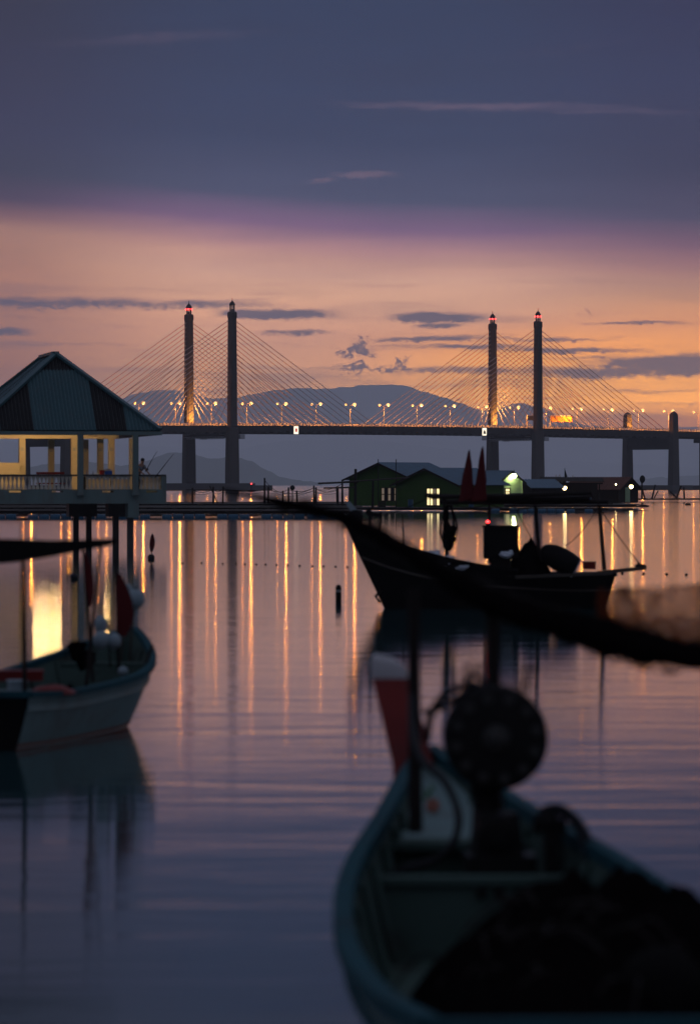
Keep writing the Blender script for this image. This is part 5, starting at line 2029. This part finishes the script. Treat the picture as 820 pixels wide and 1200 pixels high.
mb = MB()
mb.add(*sheet(1.0, 0.0, 150, 40, 0.0054))
mb.add(*sheet(4.0, 0.05, 150, 20, 0.0036, 0.35))
mb.add(*sheet(7.0, 0.10, 150, 14, 0.0040, 0.62))
mb.build('net_sheet', 'netbrown', fn, kind='stuff')
mb = MB()
e = P(1010, 668, 23.2)
mb.tube([(e.x, e.y, -0.8), (e.x, e.y, e.z + 0.3)], 0.06, 8)
tag(mb.build('mooring_pole', 'darkwood', origin=(e.x, e.y, 0)), 'mooring pole that holds the far end of the slung net', 'pole')

# ---- dark prow coming in from the left edge
q0, q1 = (-260, 650, 38.0), (135, 637, 39.5)
pr = thing('moored_boat', P(-260, 700, 38), 'dark boat moored off the left edge with only its long prow in view', 'boat')
mb = MB()
secs = [(-420, 668, 34, 37.5), (-200, 655, 24, 38.2), (-60, 648, 18, 38.7), (20, 645.5, 13.5, 39.0), (60, 643, 9.5, 39.2), (100, 638.5, 6.0, 39.4), (128, 635.5, 4.0, 39.5), (137, 634, 2.0, 39.55)]
vs, fs = [], []
for (x, y, hh, d) in secs:
    c = P(x, y, d)
    hz = hh * d / F
    w_ = hz * 0.7 + 0.03
    for (a, b_) in ((-1, -0.8), (-0.55, -1), (0.55, -1), (1, -0.8), (1, 1), (-1, 1)):
        vs.append((c.x, c.y + a * w_, c.z + b_ * hz))
for i in range(len(secs) - 1):
    for k in range(6):
        a, b_ = i * 6 + k, i * 6 + (k + 1) % 6
        fs.append((a, b_, b_ + 6, a + 6))
fs.append(tuple((len(secs) - 1) * 6 + k for k in range(6)))
mb.add(vs, fs)
mb.build('prow', 'hulldark', pr)
mh = Hull((-12.6, 36.0), (-6.6, 38.0), [(0, 0.8, 0.9), (0.3, 1.0, 0.95), (0.7, 0.75, 1.35), (1.0, 0.07, 2.2)], rake=1.0)
make_hull(mh, pr, 'hulldark', 'hulldark', 'hulldark', 'hulldark', 0.3, 0.45)

# ---- left boat pointing away
lbh = Hull((-4.33, 44.3), (-2.80, 50.55), [(0.0, 0.76, 0.63), (0.2, 0.84, 0.585), (0.45, 0.90, 0.62), (0.62, 0.90, 0.68), (0.78, 0.72, 0.80), (0.9, 0.42, 0.96), (0.97, 0.17, 1.08), (1.0, 0.04, 1.13)], lo=0.55, pw=0.7, rake=0.75, srake=0.15)
B2 = thing('fishing_boat', (-3.5, 47, 0), 'small grey white boat with an orange waterline and white floats in its bow', 'boat')
make_hull(lbh, B2, 'hullwhite', 'hullorange', 'hullinner', 'hullblue', 0.37, 0.42, 0.10, 0.07, transom='hulldark')  # transom's dark colour paints in the shade of its unlit face
ribs(lbh, B2, [0.1 + 0.1 * i for i in range(9)], 'hullinner', 0.45)
mb = MB()
lbh.rail(mb, 0.05, 0.07, q=0.80, out=0.03)
mb.build('rubbing_strake', 'hullwhite', B2)
mb = MB()
lbh.rail(mb, 0.012, 0.025, q=0.31, out=0.008)
mb.build('waterline_stripe', 'hullwhite', B2)
thwart(lbh, B2, 0.82, 0.74, 0.26, 'hullinner')
thwart(lbh, B2, 0.42, 0.50, 0.24, 'hullinner')
mb = MB()
section(lbh, mb, 0.80, 0.20, 0.70, 0.04)
mb.build('bulkhead', 'hullinner', B2)
mb = MB()
vs = []
for i in range(6):
    t_ = 0.02 + 0.22 * i / 5
    for sd in (-0.96, 0.96):
        vs.append(lbh.at(t_, sd, catmull(lbh.tab, t_)[1] + 0.03))
mb.add(vs + [v - Vector((0, 0, 0.05)) for v in vs], [(2 * i, 2 * i + 1, 2 * i + 3, 2 * i + 2) for i in range(5)] + [(12 + 2 * i, 12 + 2 * i + 2, 12 + 2 * i + 3, 12 + 2 * i + 1) for i in range(5)] + [(0, 12, 13, 1), (10, 11, 23, 22)])
mb.build('stern_deck', 'hullwhite', B2)
mb = MB()
q = lbh.pt(0.66, 1, 1.0)
mb.tube([P(165.5, 793, 48.5), P(171, 778, 48.6), P(178.5, 757, 48.7)], [0.022, 0.020, 0.022], 7)
mb.build('rowlock_post', 'darkwood', B2)
for px, py, d, sc, lbx in ((20, 806, 45.4, 1.0, 'tarp'), (62, 808, 45.2, 1.0, 'box')):
    q = P(px, py, d)
    if lbx == 'tarp':
        mb = MB()
        mb.box(q, (0.20, 0.3, 0.13), 0.2)
        mb.box(q + Vector((0, 0, 0.075)), (0.22, 0.32, 0.02), 0.2)
        tag(mb.build('foam_box', 'foam', origin=q - Vector((0, 0, 0.06))), 'white foam box on the stern deck of the left boat', 'box')
    else:
        mb = MB()
        mound(mb, (q.x, q.y, 0.60), 0.30, 0.22, 0.10, 0.3, 20, 8, 3.3)
        tag(mb.build('red_tarp', 'redpaint', origin=(q.x, q.y, 0.6), smooth=True), 'folded red brown tarp on the stern deck of the left boat', 'tarp')
q = P(22, 793, 45.9)
mb = MB()
mb.box(q, (0.55, 0.25, 0.10), 0.15)
mb.box(q + Vector((0, 0, 0.06)), (0.57, 0.27, 0.03), 0.15)
tag(mb.build('red_crate', 'redpaint', origin=q), 'low red crate lying across the left boat near the picture edge', 'crate')
# dark net clump on the far gunwale
q = P(91, 762, 48.6)
mb = MB()
mb.ell(q, (0.10, 0.10, 0.11), 14, 10, 0, 0.6)
mb.ell(q + Vector((-0.06, 0, 0.04)), (0.07, 0.07, 0.06), 10, 8, 0, 0.6)
mb.ell(q + Vector((0.10, 0.0, -0.12)), (0.12, 0.10, 0.12), 12, 9, 0, 0.5)
clump = mb.build('net_clump', 'net', origin=q, smooth=True)
tag(clump, 'dark clump of net hung on the far gunwale of the left boat', 'fishing net')
mb = MB()
for k in range(14):
    a = random.uniform(0, 2 * pi)
    drop(mb, [q + Vector((0.07 * cos(a), 0, 0.08 * sin(a))), q + Vector((0.14 * cos(a), -0.02, 0.14 * sin(a))), q + Vector((0.17 * cos(a + 0.3), -0.03, 0.12 * sin(a + 0.3) - 0.05))], 0.006, 4)
mb.build('strand', 'net', clump, kind='stuff')
q = P(118, 792, 47.6)
mb = MB()
mound(mb, (lbh.at(0.58, 0, 0).x, lbh.at(0.58, 0, 0).y, 0.22), 0.42, 0.75, 0.28, 0.2, 24, 12, 4.4)
tag(mb.build('net_heap', 'net', origin=(q.x, q.y, 0.22), smooth=True), 'low heap of dark net on the floor of the left boat', 'fishing net')


def marker_float(px, py, d, rr, z0, lbx, stick=True, pxb=None, squash=1.0, m='foam'):
    c = P(px, py, d)
    r = thing('marker_float', (c.x, c.y, z0), lbx, 'float', 'white floats in the bow of the left boat')
    mb = MB()
    mb.ell(c, (rr, rr, rr * squash), 16, 12)
    mb.ell(c + Vector((0, 0, -rr * squash * 0.98)), (rr * 0.3, rr * 0.3, rr * 0.2), 8, 6)
    mb.build('ball', m, r, smooth=True)
    if stick:
        mb = MB()
        b_ = P(pxb or px, 0, d)
        mb.tube([(b_.x, d, z0), c + Vector((0, 0, rr * 1.25))], 0.014, 6)
        mb.build('stick', 'oldwood', r)
    return r


marker_float(159, 702, 50.0, 0.118, 0.55, 'large white ball float on a stick at the tip of the bow', True, 150, 1.05)
marker_float(149, 694, 50.2, 0.085, 0.60, 'smaller white float half hidden behind the big ball float', True, 141, 1.3)
marker_float(118.5, 732, 48.9, 0.085, 0.76, 'upper pointed white float stacked in the bow', False, None, 1.4)
marker_float(118.5, 750, 48.8, 0.10, 0.75, 'lower white float stacked in the bow beside the net clump', False, None, 1.15)
marker_float(133, 751, 48.85, 0.095, 0.75, 'round white float in the bow right of the stacked floats', False, None, 1.05)
marker_float(144, 787, 48.2, 0.062, 0.40, 'small white float hanging low inside the bow', False, None, 1.0)


def flag_stick(px0, yb_, px1, yt, d, fl, lbx, m='flagred', w=0.02):
    a, c = P(px0, yb_, d), P(px1, yt, d)
    r = thing('flag_pole', a, lbx, 'flag', 'flag poles on the boats')
    mb = MB()
    mb.tube([a, c], [w * 1.1, w * 0.7], 6)
    mb.build('pole', 'darkwood', r)
    if fl:
        f0, f1, wd, ox = fl
        vs, fs = [], []
        n = 10
        for i in range(n + 1):
            t_ = i / n
            p = c.lerp(a, f0 + (f1 - f0) * t_)
            ww = wd * sin(pi * (0.06 + 0.80 * t_)) ** 0.8
            for k in range(5):
                s_ = k / 4
                vs.append(p + Vector((ox * ww * s_ + 0.0, 0.05 * ww * sin(7 * s_ + 4 * t_) + 0.5 * ww * (s_ - 0.5) * sin(3 * t_), -0.25 * ww * s_)))
        for i in range(n):
            for k in range(4):
                q_ = i * 5 + k
                fs.append((q_, q_ + 1, q_ + 6, q_ + 5))
        mb = MB()
        mb.add(vs, fs)
        nv = len(vs)
        mb.add([v + Vector((0, 0.012, 0)) for v in vs], [f_[::-1] for f_ in fs])
        mb.build('flag', m, r, smooth=True)
    return r


flag_stick(109, 800, 97.5, 645, 47.6, (0.0, 0.42, 0.10, 1), 'pole with a furled dull red flag leaning left in the left boat')
flag_stick(101, 806, 118, 640, 47.2, None, 'bare pole leaning right across the furled flag in the left boat', w=0.022)
flag_stick(139, 790, 135.5, 655, 49.0, (0.12, 0.66, 0.20, 1), 'pole with a hanging dark red flag beside the white ball float')
flag_stick(29, 815, 27, 655, 45.2, None, 'bare brown pole standing near the stern of the left boat', w=0.026)
flag_stick(129, 782, 126, 690, 49.2, None, 'thin stick between the furled flag and the dark red flag', w=0.012)

# ---- middle boat
mbh = Hull((6.25, 97.0), (-0.15, 95.0), [(0.0, 0.80, 0.78), (0.15, 0.98, 0.78), (0.35, 1.08, 0.88), (0.55, 1.02, 1.05), (0.72, 0.80, 1.32), (0.86, 0.48, 1.66), (0.95, 0.20, 1.95), (1.0, 0.05, 2.12)], lo=0.5, pw=0.7, rake=1.15, srake=0.2)
B3 = thing('fishing_boat', (3.0, 96, 0), 'dark wooden fishing boat with a high bow and a pole roof in mid water', 'boat')
make_hull(mbh, B3, 'hulldark', 'hulldark', 'darkwood', 'hulldark', 0.3, 0.45, 0.10, 0.08)
ribs(mbh, B3, [0.15 + 0.1 * i for i in range(8)], 'darkwood', 0.5)
mb = MB()
mbh.rail(mb, 0.05, 0.06, q=0.62, out=0.03)
mb.build('rubbing_strake', 'oldwood', B3)
thwart(mbh, B3, 0.70, 1.15, 0.4, 'darkwood')
thwart(mbh, B3, 0.40, 0.80, 0.4, 'darkwood')
q = P(440, 699, 95)
mb = MB()
mb.tube([P(448, 690, 95.3), q, P(445, 706, 95.1)], 0.035, 6)
mb.build('stem_iron', 'iron', B3)
dM = 95.2
mb = MB()
mb.bar(P(603, 676, dM), P(716, 671.5, dM), 0.9, 0.07, 0.9, 0.07)
mb.bar(P(700, 671.5, dM), P(757, 665.5, dM), 0.26, 0.09, 0.22, 0.09)
pk = mb.build('stern_platform', 'oldwood', B3)
mb = MB()
q = P(750.5, 663.5, dM)
mb.ell(q, (0.14, 0.10, 0.06), 10, 6, 0, 0.3)
mb.bar(q + Vector((-0.05, 0, -0.02)), q + Vector((-0.05, 0, 0.10)), 0.06)
mb.build('cleat', 'iron', pk, smooth=True)
# cabin box on a stand
mb = MB()
a = P(567, 618, dM)
c = P(607, 655, dM)
mb.box(((a.x + c.x) / 2, dM + 0.3, (a.z + c.z) / 2), (c.x - a.x, 0.6, a.z - c.z))
mb.box(((a.x + c.x) / 2, dM + 0.3, a.z + 0.025), (c.x - a.x + 0.06, 0.68, 0.04))
bx = mb.build('engine_box', 'hulldark', B3)
mb = MB()
c2 = P(587, 672, dM)
mb.box((c2.x, dM + 0.35, 0.95), (0.5, 0.5, 0.62))
mb.build('stand', 'darkwood', bx)
mb = MB()
q = P(571.5, 612, dM)
mb.ell(q, (0.042, 0.042, 0.042), 10, 8)
rl = mb.build('lamp', 'red', bx, smooth=True)
mb = MB()
mb.lathe([(0.05, 0), (0.05, 0.06), (0.07, 0.07)], (q.x, q.y, a.z + 0.045), 10)
mb.build('lamp_base', 'iron', rl)
# poles and roof beams
pp_ = []
for px0, yb_, px1, yt, w_ in ((708, 668, 702, 592, 0.055), (633, 668, 627, 592, 0.055), (524, 655, 520, 584, 0.05), (574, 660, 573, 590, 0.04)):
    mb = MB()
    mb.tube([P(px0, yb_, dM + 0.1), P(px1, yt, dM + 0.1)], [w_, w_ * 0.8], 7)
    mb.build('post', 'darkwood', B3)
mb = MB()
mb.tube([P(504, 582.5, dM), P(600, 581, dM), P(692, 577.5, dM)], [0.05, 0.06, 0.05], 7)
mb.tube([P(515, 588, dM + 0.4), P(610, 588, dM + 0.4), P(712, 588, dM + 0.4)], [0.06, 0.07, 0.06], 7)
mb.tube([P(498, 580, dM + 0.9), P(600, 585, dM + 0.9), P(690, 583, dM + 0.9)], [0.05, 0.05, 0.05], 7)
mb.bar(P(560, 585, dM + 0.5), P(690, 583.5, dM + 0.5), 0.9, 0.06)
mb.build('roof_pole', 'darkwood', B3)
for i, (px, yt, lbx) in enumerate(((548.5, 527, 'left furled red flag above the roof poles of the dark boat'), (564, 523, 'right taller furled red flag above the roof poles of the dark boat'))):
    a, c = P(px - 6, 588, dM - 0.1), P(px + 1.5, yt, dM - 0.1)
    r = thing('red_flag', a, lbx, 'flag', 'red flags on the dark boat')
    mb = MB()
    mb.tube([a, c], [0.022, 0.012], 6)
    mb.build('pole', 'darkwood', r)
    mb = MB()
    vs, fs = [], []
    for k in range(9):
        t_ = k / 8
        p = c.lerp(a, 0.04 + 0.93 * t_)
        rr = 0.022 + 0.15 * t_ ** 0.85
        for j in range(10):
            an = 2 * pi * j / 10
            fz = 1 + 0.25 * sin(3 * an + t_ * 2 + i) + 0.35 * mnoise.noise(Vector((an * 1.3, t_ * 5, i * 7.7)))
            vs.append(p + Vector((rr * fz * cos(an) + 0.05 * t_, rr * 0.5 * fz * sin(an), -0.03 * sin(2 * an))))
    for k in range(8):
        for j in range(10):
            q_, q2_ = k * 10 + j, k * 10 + (j + 1) % 10
            fs.append((q_, q2_, q2_ + 10, q_ + 10))
    fs.append(tuple(range(10))[::-1])
    fs.append(tuple(80 + j for j in range(10)))
    mb.add(vs, fs)
    mb.build('flag', 'flagred', r, smooth=True)
mb = MB()
sag(mb, P(504, 582.5, dM), P(408, 612, dM), 0.10, 0.012)
sag(mb, P(692, 577.5, dM), P(752, 664, dM), 0.08, 0.012)
sag(mb, P(520, 584, dM + 0.1), P(573, 590, dM + 0.1), 0.16, 0.012)
sag(mb, P(573, 590, dM + 0.1), P(627, 592, dM + 0.1), 0.14, 0.012)
sag(mb, P(600, 588, dM + 0.4), P(640, 660, dM + 0.2), 0.05, 0.010)
sag(mb, P(702, 592, dM), P(662, 640, dM), 0.12, 0.010)
mb.build('rigging', 'rope', B3, kind='stuff')
# hanging tangle of rope and net
q = P(526, 622, dM - 0.2)
mb = MB()
for (ox, oz, rr) in ((0.02, -0.05, 0.13), (-0.06, 0.12, 0.09), (0.07, -0.22, 0.10), (-0.02, -0.36, 0.11), (0.1, 0.05, 0.08), (-0.1, -0.12, 0.07)):
    mb.ell(q + Vector((ox, 0, oz)), (rr, rr * 0.7, rr * 1.15), 10, 8, 0, 0.7)
for k in range(16):
    a = random.uniform(0, 2 * pi)
    drop(mb, [q + Vector((0.05 * cos(a), 0, 0.62)), q + Vector((0.22 * cos(a), 0, 0.2 * sin(a))), q + Vector((0.14 * cos(a + 1), 0, -0.42))], 0.012, 4)
tag(mb.build('net_bundle', 'net', origin=q, smooth=True), 'tangle of net hanging from the roof poles of the dark boat', 'fishing net')
for px, py, rx, rz_, m, lbx in ((505, 652, 0.24, 0.14, 'bag', 'pale sack, leftmost of those lying on the dark boat'), (524, 658, 0.20, 0.13, 'bag', 'pale sack in the middle of those lying on the dark boat'), (541, 663, 0.22, 0.11, 'bag', 'flattened pale sack, rightmost of those on the dark boat'),
                              (593, 650, 0.16, 0.08, 'bag', 'pale bundle tucked under the cabin box of the dark boat')):
    q = P(px, py, dM - 0.15)
    mb = MB()
    mb.ell(q, (rx, 0.2, rz_), 14, 10, 0, 0.5)
    mb.ell(q + Vector((rx * 0.7, 0, rz_ * 0.7)), (0.05, 0.05, 0.06), 8, 6, 0, 0.4)
    tag(mb.build('sack', m, origin=q - Vector((0, 0, rz_)), smooth=True), lbx, 'sack', 'sacks on the dark boat')
q = P(617, 652, dM)
mb = MB()
mound(mb, (q.x + 0.05, q.y + 0.3, 0.80), 0.55, 0.5, 0.72, 0, 24, 14, 6.1, 0.2)
tag(mb.build('net_heap', 'net', origin=(q.x, q.y + 0.3, 0.8), smooth=True), 'dark heap of net beside the cabin box of the dark boat', 'fishing net')
q = P(655, 655, dM - 0.1)
mb = MB()
ax = Vector((0.80, 0, -0.45)).normalized()
mb.tube([q - ax * 0.50, q - ax * 0.47, q - ax * 0.38, q - ax * 0.22, q, q + ax * 0.22, q + ax * 0.40, q + ax * 0.45], [0.05, 0.12, 0.20, 0.27, 0.30, 0.30, 0.27, 0.25], 18)
dr = mb.build('engine_cover', 'hulldark', origin=q, smooth=True)
tag(dr, 'dark rounded engine cover tilted near the stern of the dark boat', 'engine cover')
mb = MB()
mb.tube([q + ax * 0.455, q + ax * 0.49], [0.255, 0.22], 18)
mb.build('rim', 'bag', dr, smooth=True)
q = P(690, 668, dM)
mb = MB()
mb.box(q + Vector((0, 0, 0.10)), (0.28, 0.3, 0.16), 0.1)
mb.box(q + Vector((0, 0, 0.19)), (0.31, 0.33, 0.03), 0.1)
tag(mb.build('red_box', 'redpaint', origin=q + Vector((0, 0, 0.01))), 'small reddish box on the stern platform of the dark boat', 'box')
# bow gear
hc = P(416, 607, dM - 0.2)
mb = MB()
mb.lathe([(0.06, -0.09), (0.19, -0.08), (0.20, -0.05), (0.12, -0.03), (0.12, 0.03), (0.20, 0.05), (0.19, 0.08), (0.06, 0.09)], hc, 20, 'y')
hb = mb.build('net_hauler', 'iron', B3, smooth=True)
mb = MB()
mb.bar(hc, hc + Vector((0.0, 0, -0.35)), 0.1, 0.1)
mb.bar(P(430, 602, dM - 0.1), P(447, 604, dM - 0.1), 0.09, 0.09)
mb.bar(P(433, 596, dM - 0.1), P(434, 622, dM - 0.1), 0.07, 0.07)
mb.bar(P(446, 600, dM - 0.1), P(445, 624, dM - 0.1), 0.06, 0.06)
mb.lathe([(0.03, -0.05), (0.08, -0.05), (0.08, 0.05), (0.03, 0.05)], P(432, 600, dM - 0.1), 12, 'y')
mb.build('hauler_arm', 'iron', hb)
mb = MB()
a = P(411, 594, dM - 0.25)
mb.prism([a + Vector((-0.12, 0, 0.16)), a + Vector((-0.02, 0, 0.13)), a + Vector((0.14, 0, -0.06)), a + Vector((0.13, 0, -0.13)), a + Vector((0.0, 0, -0.10)), a + Vector((-0.10, 0, 0.04))], (0, 0.04, 0))
mb.build('guard_plate', 'foam', hb)
flag_stick(473, 640, 471.5, 604, dM, None, 'short thin stick standing in the fore part of the dark boat', w=0.02)

# ---- small things on the water
d = wat(707)
q = P(396.5, 707, d)
bu = thing('mooring_post', (q.x, d, 0), 'dark round topped post standing in open water left of the dark boat', 'post')
mb = MB()
mb.lathe([(0.075, -0.4), (0.075, 0.38), (0.06, 0.44), (0.02, 0.47)], (q.x, d, 0), 12)
mb.build('post', 'hulldark', bu, smooth=True)
mb = MB()
mb.lathe([(0.079, 0.28), (0.079, 0.34)], (q.x, d, 0), 12)
mb.build('band', 'palemetal', bu)
d = wat(656)
q = P(177, 656, d)
fb = thing('flag_buoy', (q.x, d, 0), 'dark buoy with a drooping reddish flag near the pavilion', 'buoy')
mb = MB()
mb.ell((q.x, d, 0.08), (0.15, 0.15, 0.15), 12, 8)
mb.build('float', 'black', fb, smooth=True)
mb = MB()
mb.tube([(q.x, d, -0.3), (q.x + 0.05, d, 1.05)], 0.018, 6)
mb.build('pole', 'darkwood', fb)
mb = MB()
vs, fs = [], []
for i in range(7):
    t_ = i / 6
    for k in range(4):
        vs.append((q.x + 0.05 - 0.04 * t_ + (k / 3 - 0.45) * 0.22 * sin(pi * (0.1 + 0.8 * t_)), d + 0.04 * sin(4 * k + 3 * t_), 1.02 - 0.72 * t_))
for i in range(6):
    for k in range(3):
        a = i * 4 + k
        fs.append((a, a + 1, a + 5, a + 4))
mb.add(vs, fs)
mb.add([(x, y + 0.015, z) for x, y, z in vs], [f_[::-1] for f_ in fs])
mb.build('flag', 'flagred', fb, smooth=True)
d = wat(679)
q = P(87, 675, d)
mb = MB()
mb.ell((q.x, d, 0.07), (0.125, 0.125, 0.12), 14, 10)
mb.lathe([(0.03, 0.18), (0.03, 0.22), (0.015, 0.23)], (q.x, d, 0), 8)
tag(mb.build('buoy', 'black', origin=(q.x, d, 0), smooth=True), 'round black buoy floating between the bright reflection and the flags', 'buoy')


def dots(lst, label, group, r_):
    first = None
    for px, py in lst:
        d = wat(py)
        x = (px - 410) * d / F
        if first is None:
            mb = MB()
            mb.lathe([(r_ * 0.5, -r_), (r_, -r_ * 0.6), (r_, r_ * 0.4), (r_ * 0.6, r_ * 0.8), (r_ * 0.2, r_)], (0, 0, 0), 8)
            first = mb.build('net_float', 'black', smooth=True)
            o = first
        else:
            o = first.copy()
            COL.objects.link(o)
        o.location = (x, d, 0.01)
        tag(o, label, 'float', group)


dots([(214, 660.5), (236, 660), (261, 661), (277, 661), (287, 661.5), (300, 662), (311, 662), (324, 662.5), (337, 663), (351, 663.5), (366, 664), (379, 664), (393, 664.5), (407, 665)], 'tiny dark float in the float line left of the dark boat', 'floats of the left net line', 0.042)
dots([(729, 672.5), (754, 673), (781, 673.5), (804, 674)], 'tiny dark float in the float line right of the dark boat', 'floats of the right net line', 0.05)
d = wat(592)
q = P(806, 591, d)
mb = MB()
mb.lathe([(0.2, -0.25), (0.42, -0.15), (0.42, 0.2), (0.2, 0.34)], (q.x, d, 0), 10)
tag(mb.build('buoy', 'black', origin=(q.x, d, 0), smooth=True), 'lone dark buoy floating off the thin walkway at the right', 'buoy')
